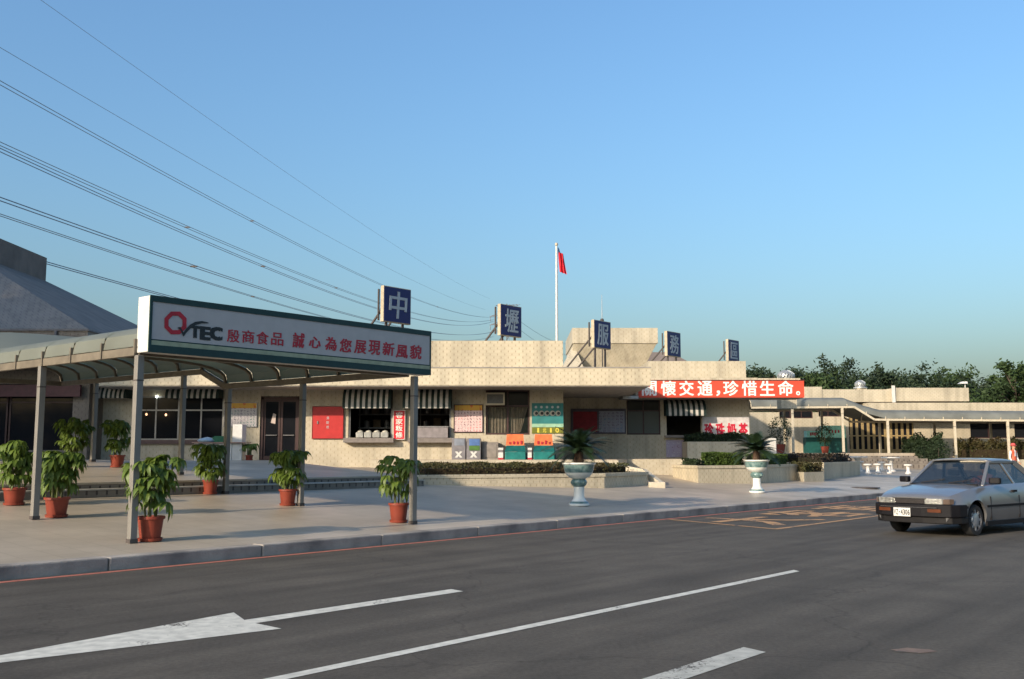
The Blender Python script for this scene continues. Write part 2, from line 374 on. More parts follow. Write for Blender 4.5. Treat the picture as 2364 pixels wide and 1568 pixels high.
HEDGE_R = leafm('reddish_hedge_leaf', (0.055, 0.030, 0.022), (0.03, 0.028, 0.012), 0.2, 2, 0.7)
SHRUB = leafm('dark_shrub_leaf', (0.026, 0.046, 0.014), (0.014, 0.026, 0.010), 0.2, 2, 0.7)
TREE_A = leafm('tree_leaf_dark', (0.033, 0.056, 0.022), (0.015, 0.028, 0.014), 0.2, 0.4, 0.7)
TREE_B = leafm('tree_leaf_mid', (0.050, 0.085, 0.022), (0.022, 0.040, 0.014), 0.2, 0.4, 0.7)
BARK = mat('bark', (0.10, 0.075, 0.055), rough=0.9, bump=0.6, bscale=12)
STEMG = mat('green_stem', (0.10, 0.11, 0.04), rough=0.7)
def panelmat():
    m = bpy.data.materials.new('canopy_polycarbonate'); m.use_nodes = True; n, l, b = nodes_of(m)
    b.inputs['Base Color'].default_value = (0.27, 0.275, 0.235, 1); b.inputs['Roughness'].default_value = 0.45
    tc = n.new('ShaderNodeTexCoord'); nz = n.new('ShaderNodeTexNoise'); nz.inputs['Scale'].default_value = 1.1; nz.inputs['Detail'].default_value = 5; l.new(tc.outputs['Object'], nz.inputs['Vector'])
    mx = n.new('ShaderNodeMix'); mx.data_type = 'RGBA'; mx.inputs[6].default_value = (0.33, 0.345, 0.295, 1); mx.inputs[7].default_value = (0.19, 0.19, 0.155, 1); l.new(nz.outputs['Fac'], mx.inputs[0]); l.new(mx.outputs[2], b.inputs['Base Color'])
    tr = n.new('ShaderNodeBsdfTranslucent'); tr.inputs['Color'].default_value = (0.31, 0.42, 0.34, 1)
    ms = n.new('ShaderNodeMixShader'); ms.inputs[0].default_value = 0.45
    l.new(b.outputs[0], ms.inputs[1]); l.new(tr.outputs[0], ms.inputs[2]); l.new(ms.outputs[0], n['Material Output'].inputs['Surface'])
    return m
POLY = panelmat()
POLYG = mat('grey_canopy_sheet', (0.17, 0.175, 0.155), rough=0.75, scale=1.2, spec=0.15)
RIBM = mat('canopy_rib_paint', (0.16, 0.135, 0.10), rough=0.5)

# ------------------------------------------------------------------ lettering
GL = {}
def glyph(ch, bold=0.0, thick=0.008):
    key = ch
    if key in GL: return GL[key]
    c = bpy.data.curves.new('glyph', 'FONT'); c.body = ch; c.size = 1.0; c.resolution_u = 2
    o = bpy.data.objects.new('glyph', c); COL.objects.link(o); bpy.context.view_layer.update()
    me = bpy.data.meshes.new_from_object(o.evaluated_get(bpy.context.evaluated_depsgraph_get()))
    bpy.data.objects.remove(o)
    bm = bmesh.new(); bm.from_mesh(me)
    bmesh.ops.remove_doubles(bm, verts=bm.verts, dist=1e-5)
    vs = [v.co.copy() for v in bm.verts]; fs = [[v.index for v in f.verts] for f in bm.faces]
    be = []
    for e in bm.edges:
        if len(e.link_faces) == 1: be.append((e.verts[0].index, e.verts[1].index))
    bm.free(); bpy.data.meshes.remove(me)
    xs = [v.x for v in vs]; ys = [v.y for v in vs]
    GL[key] = (vs, fs, be, (min(xs), max(xs), min(ys), max(ys)))
    return GL[key]
def letter(ch, pos, right, w, h, m, parent, bold=0.01, thick=0.012, up=(0, 0, 1), shear=0.0, name='letter'):
    """a raised character of w by h metres centred on pos (world)"""
    vs, fs, be, (x0, x1, y0, y1) = glyph(ch, bold)
    r = Vector(right).normalized(); u = Vector(up).normalized(); nn = r.cross(u).normalized(); pos = Vector(pos)
    mb = MB(); n = len(vs); sx = w / (x1 - x0); sy = h / (y1 - y0)
    sh = [(0, 0)] if bold <= 0 else [(bold, bold * 0.6), (-bold, bold * 0.6), (bold, -bold * 0.6), (-bold, -bold * 0.6), (0, 0)]
    for k, (dx, dy) in enumerate(sh):
        P = []; th = thick * (1 - 0.12 * k)
        for zz in (th, 0.0005 * k):
            for v in vs:
                a = ((v.x + dx - x0) / (x1 - x0) - 0.5) * w; b = ((v.y + dy - y0) / (y1 - y0) - 0.5) * h
                P.append(tuple(pos + r * (a + shear * b) + u * b + nn * zz))
        F = [tuple(f) for f in fs] + [(a, b, n + b, n + a) for a, b in be]
        o_ = len(mb.v); mb.v += P; mb.f += [tuple(i + o_ for i in f) for f in F]; mb.mi += [0] * len(F)
    return mb.build(name, m, parent)

# ================================================================== THE SETTING
g = MB(); g.box(-3000, 3000, -3000, 3000, -0.6, -0.30)
tag(g.build('ground', GRASSY), kind='structure')
r = MB(RM); r.quad((-160, -70, 0), (320, -70, 0), (320, 12.45, 0), (-160, 12.45, 0))
road = tag(r.build('road', ASPHALT), kind='structure'); MW[road] = Matrix.Identity(4)
def mark(name, poly, z, m):
    b = MB(RM); b.add([(p[0], p[1], z) for p in poly], [tuple(range(len(poly)))]); return b.build(name, m, road)
mark('red_kerb_line', [(-60, 12.18), (200, 12.18), (200, 12.30), (-60, 12.30)], 0.004, RPAINT)
mark('lane_line', [(-40, 5.59), (12.32, 5.59), (12.42, 5.71), (-40, 5.71)], 0.004, WPAINT)
mark('dashed_lane_line', [(3.2, 3.56), (7.21, 3.56), (7.28, 3.78), (3.2, 3.78)], 0.004, WPAINT2)
mark('lane_arrow', [(2.6, 7.72), (5.48, 7.20), (5.50, 7.60), (8.20, 7.60), (8.24, 7.82), (5.54, 7.82), (5.73, 8.26)], 0.004, WPAINT)
def line(name, a, b, w, m, z=0.004):
    a = Vector((*a, 0)); b = Vector((*b, 0)); d = (b - a).normalized(); s = Vector((-d.y, d.x, 0)) * w / 2
    mark(name, [tuple(a - s), tuple(b - s), tuple(b + s), tuple(a + s)], z, m)
line('bay_line', (18.75, 9.0), (40, 9.0), 0.12, YPAINT)
line('bay_line', (19.9, 12.1), (18.75, 8.95), 0.12, YPAINT, 0.008)
# worn painted characters on the bay
for ch, uu in (('大', 21.0), ('客', 24.2), ('車', 27.4)):
    vs, fs, be, (x0, x1, y0, y1) = glyph(ch, 0.025)
    b = MB(RM)
    for dx, dy, zz in ((0.012, 0.012, 0.004), (-0.012, 0.012, 0.0045), (0.012, -0.012, 0.005), (-0.012, -0.012, 0.0055)):
        b.add([(uu + ((v.x - x0) / (x1 - x0) - 0.5 + dx) * 2.4, 10.55 + ((v.y - y0) / (y1 - y0) - 0.5 + dy) * 2.4, zz) for v in vs], [tuple(f) for f in fs])
    b.build('bay_marking', YPAINT, road)
pt = atz(2108, 1503, 0); b = MB()
b.add([(pt.x + 0.16 * (1 + 0.25 * math.sin(3 * k)) * math.cos(k * 0.524), pt.y + 0.09 * (1 + 0.25 * math.cos(2 * k)) * math.sin(k * 0.524), 0.004) for k in range(12)], [tuple(range(12))]); b.build('paint_stain', paint('orange_stain', (0.19, 0.125, 0.085), 0.96, 10), road)
# plaza sheet rising from the road
p = MB(RM); us = [-120 + 10 * k for k in range(40)]; ds = [0.14, 4, 8, 12.8, 60, 200]
pv = []; pf = []
for i, uu in enumerate(us):
    for j, dd in enumerate(ds): pv.append((uu, VK + dd, 0.15 + SLOPE * min(dd, 12.8)))
for i in range(len(us) - 1):
    for j in range(len(ds) - 1): pf.append((i * 6 + j, i * 6 + 6 + j, i * 6 + 7 + j, i * 6 + 1 + j))
p.add(pv, pf); plaza = tag(p.build('plaza', PAVING), kind='structure')
# kerb of long stones
kerb = thing('kerb', 'long grey stained concrete kerb between the road and the plaza', 'kerb', tuple(RM @ Vector((0, 12.42, 0))), RZ)
L = 2.36; k0 = 6.71 - L * 8
kb = MB(); kb.box(0.008, L - 0.008, 0, 0.27, -0.1, 0.168)
k_first = None
for k in range(44):
    if k_first is None:
        k_first = kb.build('kerb_stone', KERB, kerb, bevel=0.02, local=True); o = k_first
    else:
        o = k_first.copy(); COL.objects.link(o); o.parent = kerb
    o.location = (k0 + L * k, 0, random.uniform(-0.006, 0.006))

# platform in front of the left shops, reached by two steps
def plat_z(v): return 0.15 + SLOPE * min(v - VK, 12.8) + 0.27
steps = thing('platform', 'raised paved platform with two tiled steps in front of the shops', 'platform', tuple(RM @ Vector((12, 19.5, 0.6))), RZ)
E1 = 19.45
def slab(name, v0, v1, u0, u1, zt0, zt1, m, zb=-0.2):
    b = MB(RM)
    b.add([(u0, v0, zb), (u1, v0, zb), (u1, v1, zb), (u0, v1, zb), (u0, v0, zt0), (u1, v0, zt0), (u1, v1, zt1), (u0, v1, zt1)],
          [(0, 3, 2, 1), (4, 5, 6, 7), (0, 1, 5, 4), (1, 2, 6, 5), (2, 3, 7, 6), (3, 0, 4, 7)])
    return b.build(name, m, steps)
zs1 = 0.15 + SLOPE * (E1 - VK) + 0.14
slab('step_riser', E1, E1 + 0.36, -30, 19.4, zs1, zs1, RISER)
slab('step_tread', E1 - 0.02, E1 + 0.34, -30, 19.42, zs1 + 0.03, zs1 + 0.03, COPING, zs1 + 0.003)
slab('step_riser', E1 + 0.345, E1 + 0.8, -30, 18.9, plat_z(E1 + 0.4) - 0.03, plat_z(E1 + 0.4) - 0.03, RISER)
b = MB(RM)
vv = [E1 + 0.325, 21, 23, VK + 12.8, 48]; pts = []
for v in vv: pts += [(-34, v, plat_z(v)), (19.0, v, plat_z(v))]
b.add(pts, [(2 * i, 2 * i + 1, 2 * i + 3, 2 * i + 2) for i in range(4)])
b.add([(-34, vv[0], plat_z(vv[0]) - 0.04), (19, vv[0], plat_z(vv[0]) - 0.04), (19, vv[0], plat_z(vv[0])), (-34, vv[0], plat_z(vv[0]))], [(0, 1, 2, 3)])
b.add([(19, vv[0], 0), (19, 40, 0), (19, 40, plat_z(40)), (19, vv[0], plat_z(vv[0]))], [(0, 1, 2, 3)])
b.build('platform_floor', PAVING, steps)
# terrace in front of the snack wing
t = MB(); t.prism([(-4.8, 34.2), (3.6, 34.2), (4.4, 38.5), (9.55, 38.5), (9.9, 42), (9.9, 60), (-4.8, 60)], -0.2, 1.255)
tag(t.build('terrace', [TILE2]), kind='structure')
t = MB(); t.prism([(-4.78, 34.25), (3.55, 34.25), (4.35, 38.53), (9.52, 38.53), (9.87, 42), (9.87, 60), (-4.78, 60)], 1.256, 1.275)
tag(t.build('terrace_paving', [PAVING]), kind='structure')
t = MB(); t.prism([(9.95, 58.3), (23.5, 58.3), (23.5, 100), (9.95, 100)], -0.2, 1.495); t.prism([(23.6, 62.5), (60, 62.5), (60, 100), (23.6, 100)], -0.2, 1.35)
tag(t.build('far_terrace', [PAVING]), kind='structure')
fs_ = thing('far_steps', 'brownish low steps below the far folding doors', 'steps', (18, 57.8, 0.8))
for k in range(4):
    t = MB(); t.box(10.0, 23.7, 58.3 - 0.35 * (k + 1), 58.298 - 0.35 * k, -0.2, 1.495 - 0.155 * (k + 1)); t.build('step', RISER, fs_)
# ================================================================== BUILDINGS
YA = 35.5; YF = 33.5                        # main shop wall and the front of its fascia
ZF0, ZF1 = 3.74, 4.33
A = thing('shop_building', 'low cream tiled service building with deep fascia, serving hatches and shop door', 'building', (-4, YA, 1.24))
def holes_wall(x0, x1, z0, z1, y, th, holes):
    """a wall of boxes with rectangular openings (hx0, hx1, hz0, hz1)"""
    b = MB(); holes = sorted(holes); cur = x0
    for hx0, hx1, hz0, hz1 in holes:
        if hx0 > cur + 1e-4: b.box(cur, hx0, y, y + th, z0, z1)
        if hz0 > z0 + 1e-4: b.box(hx0, hx1, y, y + th, z0, hz0)
        if hz1 < z1 - 1e-4: b.box(hx0, hx1, y, y + th, hz1, z1)
        cur = hx1
    if cur < x1 - 1e-4: b.box(cur, x1, y, y + th, z0, z1)
    return b
def H(px0, px1, py0, py1, Y): return (XA(px0, Y), XA(px1, Y), ZA(py1, Y), ZA(py0, Y))
win_left = H(302, 512, 926, 1016, YA); win_left = (win_left[0], win_left[1], win_left[2], 3.5)
door_h = (XA(598, YA), XA(690, YA), 1.2, 3.5)
hatch1 = H(803, 905, 930, 1011, YA); hatch2 = H(951, 1041, 930, 1011, YA)
curt = H(1121, 1223, 900, 1004, YA)
w = holes_wall(-14.5, XA(1301, YA), 1.0, 4.3, YA, 0.25, [win_left, door_h, hatch1, hatch2, curt])
w.build('wall', TILE2, A)
w = MB(); w.box(XA(1301, YA) - 0.25, XA(1301, YA) - 0.002, YA + 0.252, 40.3, 1.0, 4.3); w.build('wall', TILE2, A)
# dark room behind the openings
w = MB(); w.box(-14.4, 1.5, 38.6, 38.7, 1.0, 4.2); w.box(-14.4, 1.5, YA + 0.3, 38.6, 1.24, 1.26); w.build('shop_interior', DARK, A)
# fascia slab with a flat roof
f = MB(); f.box(-14.0, XA(1505, YF), YF, 42.0, ZF0 + 0.002, ZF1); f.build('fascia', TILE, A)
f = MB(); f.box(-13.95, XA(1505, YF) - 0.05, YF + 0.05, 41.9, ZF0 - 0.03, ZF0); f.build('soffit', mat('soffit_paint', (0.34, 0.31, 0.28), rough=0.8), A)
f = MB(); f.box(-14.0, XA(1505, YF) + 0.02, YF - 0.02, 42.0, ZF1 + 0.002, ZF1 + 0.035); f.build('roof_edge', mat('roof_edge_grey', (0.30, 0.28, 0.25), rough=0.8), A)
f = MB(); f.box(XA(986, 34.5), XA(1301, 34.5), 34.5, 46, ZF1 + 0.04, ZA(785, 34.5)); f.build('parapet', TILE, A)
# roof block behind: a wide head on a tapering skirt
yb = 48.0
rb = MB(); X0, X1 = XA(1323, yb), XA(1523, yb); Zt, Zm, Zb = ZA(755, yb), ZA(791, yb), ZA(850, yb)
rb.box(X0, X1, yb, yb + 6, Zm, Zt)
rbo = rb.build('roof_lantern', TILE2, A)
rb = MB(); rb.prism([(X0 - 0.1, yb + 0.9), (X1 - 0.95, yb + 0.9), (X1 - 0.95, yb + 5.2), (X0 - 0.1, yb + 5.2)], Zb - 0.6, Zm - 0.003, top=[(X0 + 0.05, yb + 0.05), (X1 - 0.05, yb + 0.05), (X1 - 0.05, yb + 5.9), (X0 + 0.05, yb + 5.9)])
rb.build('roof_skirt', TILE2, A)
rb = MB(); rb.add([(X0 - 0.65, yb - 0.8, Zb - 0.3), (X0 - 0.65, yb + 5, Zb - 0.3), (X0 + 0.1, yb + 5, Zm), (X0 + 0.1, yb + 0.5, Zm), (X0 + 0.6, yb - 0.8, Zb - 0.3)], [(0, 4, 3), (0, 3, 2, 1)])
rb.build('roof_slope', TILE2, A)
# ---- windows and doors of the shop front
def window(parent, h, y, cols, rows=(1.0,), fm=FRAMEB, gm=GLASS, fw=0.05, name='window'):
    x0, x1, z0, z1 = h
    fr = MB(); fr.box(x0, x1, y, y + 0.06, z0, z0 + fw); fr.box(x0, x1, y, y + 0.06, z1 - fw, z1)
    fr.box(x0, x0 + fw, y, y + 0.06, z0 + fw, z1 - fw); fr.box(x1 - fw, x1, y, y + 0.06, z0 + fw, z1 - fw)
    for k in range(1, cols):
        xm = x0 + (x1 - x0) * k / cols; fr.box(xm - fw / 2, xm + fw / 2, y + 0.002, y + 0.058, z0 + fw, z1 - fw)
    zz = z0
    zl = [z0]
    for rr in rows[:-1]:
        zz = z0 + (z1 - z0) * rr; zl.append(zz); fr.box(x0 + fw, x1 - fw, y + 0.004, y + 0.056, zz - fw / 2, zz + fw / 2)
    zl.append(z1)
    wo = fr.build(name, fm, parent)
    for i in range(len(zl) - 1):
        for k in range(cols):
            g = MB(); g.box(x0 + (x1 - x0) * k / cols + fw / 2, x0 + (x1 - x0) * (k + 1) / cols - fw / 2, y + 0.025, y + 0.035, zl[i] + fw / 2, zl[i + 1] - fw / 2)
            g.build('pane', gm if not isinstance(gm, (list, tuple)) else gm[i], wo)
    return wo
window(A, win_left, YA + 0.08, 4, (0.68, 1.0), FRAMEG, GLASS, 0.05)
s = MB(); s.box(win_left[0] - 0.1, win_left[1] + 0.05, YA - 0.12, YA + 0.02, win_left[2] - 0.14, win_left[2]); s.build('window_sill', mat('brown_sill', (0.10, 0.055, 0.05), rough=0.5), A)
# glazed double door with a transom
x0, x1 = door_h[0], door_h[1]; zt = ZA(922, YA)
d = MB(); d.box(x0, x1, YA + 0.05, YA + 0.2, zt, zt + 0.08); d.box(x0, x0 + 0.1, YA + 0.05, YA + 0.2, 1.24, 3.5); d.box(x1 - 0.1, x1, YA + 0.05, YA + 0.2, 1.24, 3.5)
df = d.build('door_frame', FRAMEB, A)
scr = mat('scrollwork_panel', (0.16, 0.15, 0.14), rough=0.6, scale=9, col2=(0.03, 0.022, 0.022), detail=2)
d = MB(); d.box(x0 + 0.1, x1 - 0.1, YA + 0.08, YA + 0.11, zt + 0.08, 3.5); d.build('transom', scr, df)
xm = (x0 + x1) / 2
for s0, s1, hx in ((x0 + 0.1, xm - 0.01, xm - 0.12), (xm + 0.01, x1 - 0.1, xm + 0.12)):
    d = MB()
    d.box(s0, s0 + 0.07, YA + 0.1, YA + 0.14, 1.25, zt); d.box(s1 - 0.07, s1, YA + 0.1, YA + 0.14, 1.25, zt)
    d.box(s0 + 0.07, s1 - 0.07, YA + 0.1, YA + 0.14, 1.25, 1.4); d.box(s0 + 0.07, s1 - 0.07, YA + 0.1, YA + 0.14, zt - 0.08, zt)
    do = d.build('door', FRAMEB, A)
    d = MB(); d.box(s0 + 0.07, s1 - 0.07, YA + 0.115, YA + 0.125, 1.4, zt - 0.08); d.build('pane', GLASS, do)
    d = MB(); d.tube([(s0 + 0.1, YA + 0.06, 2.12), (s1 - 0.1, YA + 0.06, 2.12)], 0.02, 8); d.build('handle', FRAMEG, do)
d = MB(); d.lathe([(0.0, -0.006), (0.11, -0.004), (0.11, 0.004), (0.0, 0.006)], 16); dd = MB()
dd.add([(xm - 0.34, YA + 0.09, 2.56), (xm - 0.18, YA + 0.09, 2.52), (xm - 0.16, YA + 0.09, 2.86), (xm - 0.26, YA + 0.09, 2.90)], [(0, 1, 2, 3)]); dd.build('door_notice', mat('paper_notice', (0.55, 0.45, 0.40), rough=0.8), A)
# serving hatches: dark opening, counter slab, trays
trim = mat('sill_grey_brown', (0.20, 0.17, 0.15), rough=0.6)
for hh in (hatch1, hatch2):
    s = MB(); s.box(hh[0] - 0.12, hh[1] + 0.08, YA - 0.35, YA + 0.2, hh[2] - 0.17, hh[2] - 0.012); s.build('counter', trim, A)
    for fx0, fx1 in ((hh[0] - 0.002, hh[0] + 0.06), (hh[1] - 0.06, hh[1] + 0.002)):
        s = MB(); s.box(fx0, fx1, YA + 0.05, YA + 0.12, hh[2], hh[3]); s.build('hatch_frame', FRAMEG, A)
# curtained window
cw = window(A, curt, YA + 0.05, 2, (0.64, 1.0), FRAMEB, [GLASS3, GLASS], 0.06)
c = MB(); n = 60; cx0, cx1 = curt[0] + 0.05, curt[1] - 0.05; zz0, zz1 = curt[2] + 0.06, curt[2] + (curt[3] - curt[2]) * 0.64
vs = []
for i in range(n + 1):
    xx = cx0 + (cx1 - cx0) * i / n; yy = YA + 0.17 + 0.025 * math.sin(i * 1.35)
    fr = i / n; lift = 0.0 if fr < 0.72 else (fr - 0.72) * 1.2
    vs += [(xx - (lift * 0.8 if fr > 0.72 else 0), yy, zz0 + lift * 0.1), (xx, yy, zz1)]
c.add(vs, [(2 * i, 2 * i + 2, 2 * i + 3, 2 * i + 1) for i in range(n)]); c.build('curtain', CURTAIN, cw)

# ---- restaurant hall on the left with its hipped roof
D = thing('restaurant_hall', 'tall grey tiled hall with hipped roof and dark glass front behind the canopy', 'building', (-22, 34, 1.24))
XD = -14.05; YD = 33.0
dz0, dz1 = 4.35, 5.52
w = MB(); w.box(-60, XD - 0.4, 34.3, 50, 1.0, 1.6); w.box(-60, XD - 0.4, 34.3, 50, 3.85, dz0 + 0.2); w.box(XD - 0.95, XD - 0.4, 34.3, 50, 1.6, 3.85); w.build('wall', TILE4, D)
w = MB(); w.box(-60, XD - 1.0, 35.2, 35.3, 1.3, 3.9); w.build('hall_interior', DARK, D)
for k in range(5):
    a = XD - 0.96 - k * 2.3
    window(D, (a - 2.25, a, 1.3, 3.84), 34.5, 2, (0.76, 1.0), FRAMEB, GLASS, 0.06)
w = MB(); w.box(-60, XD, YD, 50.3, dz0, dz1); w.build('fascia', TILE4, D)
w = MB(); w.box(-60, XD + 0.05, YD - 0.05, 50.35, dz1 + 0.002, dz1 + 0.06); w.build('gutter', mat('gutter_grey', (0.16, 0.15, 0.15), rough=0.6), D)
bx0, bx1, by0, by1, bz0, bz1 = -60, -21.0, 38.0, 44.6, 9.20, 10.25
e = dz1 + 0.07
w = MB(); w.add([(XD, YD, e), (bx1, by0, bz0), (-60, by0, bz0), (-60, YD, e)], [(0, 1, 2, 3)]); w.build('roof', TILE3, D)
SLATE = mat('purple_grey_slate', (0.19, 0.152, 0.128), rough=0.85, scale=1.5)
w = MB(); w.add([(XD, YD, e), (XD, 50.3, e), (bx1, by1, bz0), (bx1, by0, bz0)], [(0, 1, 2, 3)]); w.add([(XD, 50.3, e), (-60, 50.3, e), (-60, by1, bz0), (bx1, by1, bz0)], [(0, 1, 2, 3)]); w.build('roof', SLATE, D)
w = MB(); w.box(bx0, bx1, by0, by1, bz0 - 0.4, bz1); w.build('roof_lantern', SLATE, D)
w = MB(); w.tube([(XA(116, YD), YD - 0.06, dz0), (XA(116, YD), YD - 0.06, dz1)], 0.05, 8); w.build('downpipe', mat('gutter_grey', (0.16, 0.15, 0.15)), D)
w = MB(); w.box(-30, XD - 0.6, 34.0, 34.12, 3.40, 3.80); w.build('sign_band', mat('maroon_sign_band', (0.085, 0.025, 0.03), rough=0.5), D)

# ---- snack wing, set back to the right
YB = 40.5; YG = 39.0
B = thing('snack_wing', 'shaded cream tiled wing under the red banner, with serving hatch', 'building', (7, YB, 1.27))
xb0, xb1 = XA(1301, YA) - 0.6, XA(1733, YB)
wnB = H(1448, 1526, 920, 1004, YB); htB = H(1540, 1621, 940, 1005, YB)
w = holes_wall(xb0, xb1, 1.0, 4.4, YB, 0.25, [wnB, htB]); w.build('wall', TILE2, B)
w = MB(); w.box(xb1 - 0.25, xb1 - 0.002, YB + 0.252, 52, 1.0, 4.4); w.build('wall', TILE2, B)
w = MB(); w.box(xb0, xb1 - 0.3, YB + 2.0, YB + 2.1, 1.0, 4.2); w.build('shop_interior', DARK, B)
window(B, wnB, YB + 0.06, 2, (0.66, 1.0), FRAMEB, [glass('pale_blind_glass', (0.10, 0.11, 0.10), 0.15), GLASS], 0.055)
s = MB(); s.box(htB[0] - 0.1, htB[1] + 0.1, YB - 0.3, YB + 0.2, htB[2] - 0.1, htB[2] - 0.01); s.build('counter', trim, B)
f = MB(); f.box(XA(1470, YG), xb1, YG + 0.06, 50, ZA(918, YG) + 0.08, 4.42); f.box(xb1 + 0.002, XA(1860, YG) - 0.1, YG + 0.06, YG + 0.5, ZA(918, YG) + 0.08, 4.40); f.build('fascia', TILE2, B)
f = MB(); f.box(XA(1440, YG), XA(1476, YG), YG, YG + 0.05, ZA(921, YG), ZA(914, YG)); f.build('flashing', mat('pale_flashing', (0.45, 0.48, 0.46), rough=0.5), B)
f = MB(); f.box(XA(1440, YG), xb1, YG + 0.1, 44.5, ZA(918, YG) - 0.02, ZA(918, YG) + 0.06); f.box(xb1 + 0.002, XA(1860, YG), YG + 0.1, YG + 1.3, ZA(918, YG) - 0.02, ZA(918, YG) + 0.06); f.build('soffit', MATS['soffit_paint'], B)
f = MB(); f.box(XA(1500, 41), XA(1727, 41), 41, 52, 4.43, ZA(833, 41)); f.build('parapet', TILE2, B)
rb = MB(); y0 = 58; rb.prism([(XA(1488, y0), y0), (XA(1596, y0), y0), (XA(1596, y0), y0 + 4), (XA(1488, y0), y0 + 4)], ZA(836, y0), ZA(808, y0), top=[(XA(1512, y0), y0 + 1), (XA(1560, y0), y0 + 1), (XA(1560, y0), y0 + 3), (XA(1512, y0), y0 + 3)])
rb.box(XA(1488, y0) + 0.05, XA(1596, y0) - 0.05, y0 + 0.05, y0 + 3.9, 4.4, ZA(836, y0) - 0.003)
rb.build('roof_lantern', SLATE, B)

# ---- far wing on the right
YC = 66.0
Cb = thing('far_wing', 'distant cream tiled wing with long parapet and row of folding doors', 'building', (24, YC, 1.5))
xc0 = XA(1700, YC); door0, door1 = XA(1955, YC + 1), XA(2112, YC + 1)
w = holes_wall(xc0, 60, 1.2, 4.2, YC + 1, 0.3, [H(1802, 1880, 948, 966, YC + 1), H(1893, 1962, 948, 962, YC + 1), (door0, door1, 1.2, ZA(962, YC + 1)), H(2243, 2330, 958, 1012, YC + 1), H(2345, 2440, 958, 1012, YC + 1)])
w.build('wall', TILE2, Cb)
w = MB(); w.box(xc0, 60, YC + 3.5, YC + 3.6, 1.2, 4.2); w.build('wing_interior', DARK, Cb)
for hh, cc in ((H(1802, 1880, 948, 966, YC + 1), 3), (H(1893, 1962, 948, 962, YC + 1), 3), (H(2243, 2330, 958, 1012, YC + 1), 2), (H(2345, 2440, 958, 1012, YC + 1), 2)):
    window(Cb, hh, YC + 1.1, cc, (1.0,), FRAMEB, GLASS, 0.06)
f = MB(); f.box(XA(1800, YC), XA(2066, YC), YC, YC + 8, ZA(928, YC), ZA(899, YC)); f.box(XA(1860, YC), XA(1902, YC), YC - 0.05, YC + 2, ZA(925, YC), ZA(893, YC)); f.build('parapet', TILE2, Cb)
f = MB(); f.box(XA(2068, YC), XA(2239, YC), YC - 0.3, YC + 8, ZA(927, YC), ZA(896, YC)); f.build('parapet', TILE2, Cb)
f = MB(); f.box(XA(2064, YC) - 0.1, XA(2064, YC) + 0.1, YC - 0.4, YC - 0.302, ZA(930, YC), ZA(891, YC)); f.build('downpipe', WHITEP, Cb)
f = MB(); f.box(XA(2000, YC), 60, YC - 0.6, YC + 8, ZA(962, YC), ZA(931, YC)); f.build('fascia', TILE2, Cb)
GOLD = mat('ochre_door_frame', (0.36, 0.26, 0.12), rough=0.5)
nd = 12
for k in range(nd):
    a = door0 + (door1 - door0) * k / nd; c_ = door0 + (door1 - door0) * (k + 1) / nd; zt = ZA(962, YC + 1)
    d = MB(); y = YC + 1.05; fw = 0.085
    d.box(a + 0.005, a + fw, y, y + 0.06, 1.5, zt); d.box(c_ - fw, c_ - 0.005, y, y + 0.06, 1.5, zt); d.box(a + fw, c_ - fw, y, y + 0.06, 1.5, 1.75); d.box(a + fw, c_ - fw, y, y + 0.06, zt - 0.1, zt); d.box(a + fw, c_ - fw, y + 0.005, y + 0.055, 2.6, 2.68)
    do = d.build('folding_door', GOLD, Cb)
    d = MB(); d.box(a + fw, c_ - fw, y + 0.03, y + 0.04, 1.75, zt - 0.1); d.build('pane', GLASS, do)

# ================================================================== CANOPIES
def vault(parent, M, w, st, rise, step, sheet, ribm, tick=True, n=14, gap=0.02):
    """barrel canopy: local x across (0..w), y along; st = [(y, eave z), ...]"""
    def zy(y):
        for (a, za), (b2, zb) in zip(st[:-1], st[1:]):
            if a <= y <= b2: return za + (zb - za) * (y - a) / (b2 - a)
        return st[-1][1]
    def arc(y, off=0.0, wx=0.0):
        out = []
        for k in range(n + 1):
            th_ = math.pi * (1 - k / n); cx_, sx_ = math.cos(th_), math.sin(th_); xx_ = math.copysign(abs(cx_) ** 0.62, cx_)
            out.append((w / 2 + (w / 2 + wx) * xx_, y, zy(y) + 0.10 + rise * sx_ ** 0.62 + off))
        return out
    ys = []
    y0, y1 = st[0][0], st[-1][0]; cnt = max(2, round((y1 - y0) / step)); ys = [y0 + (y1 - y0) * k / cnt for k in range(cnt + 1)]
    for k in range(cnt):
        a, b2 = arc(ys[k] + gap, 0.034, 0.03), arc(ys[k + 1] - gap, 0.034, 0.03)
        c2 = [(p[0], p[1], p[2] + 0.012) for p in a]; d2 = [(p[0], p[1], p[2] + 0.012) for p in b2]; m_ = n + 1
        mb = MB(M); mb.add(a + b2 + c2 + d2, [(i, i + 1, m_ + i + 1, m_ + i) for i in range(n)] + [(2 * m_ + i, 3 * m_ + i, 3 * m_ + i + 1, 2 * m_ + i + 1) for i in range(n)])
        mb.build('roof_panel', sheet, parent, smooth=True)
    for y in ys:
        mb = MB(M); pts = arc(y)
        for i in range(n): mb.bar(pts[i], pts[i + 1], 0.05, 0.055)
        if tick:
            mb.bar((-0.045, y, zy(y) + 0.0), (-0.045, y, zy(y) + 0.24), 0.04, 0.03); mb.bar((w + 0.045, y, zy(y)), (w + 0.045, y, zy(y) + 0.2), 0.04, 0.03)
        mb.build('rib', ribm, parent)
    for xx in (0.0, w):
        mb = MB(M)
        for (a, za), (b2, zb) in zip(st[:-1], st[1:]): mb.bar((xx, a, za + 0.06), (xx, b2, zb + 0.06), 0.09, 0.12)
        mb.build('eave_beam', ribm, parent)
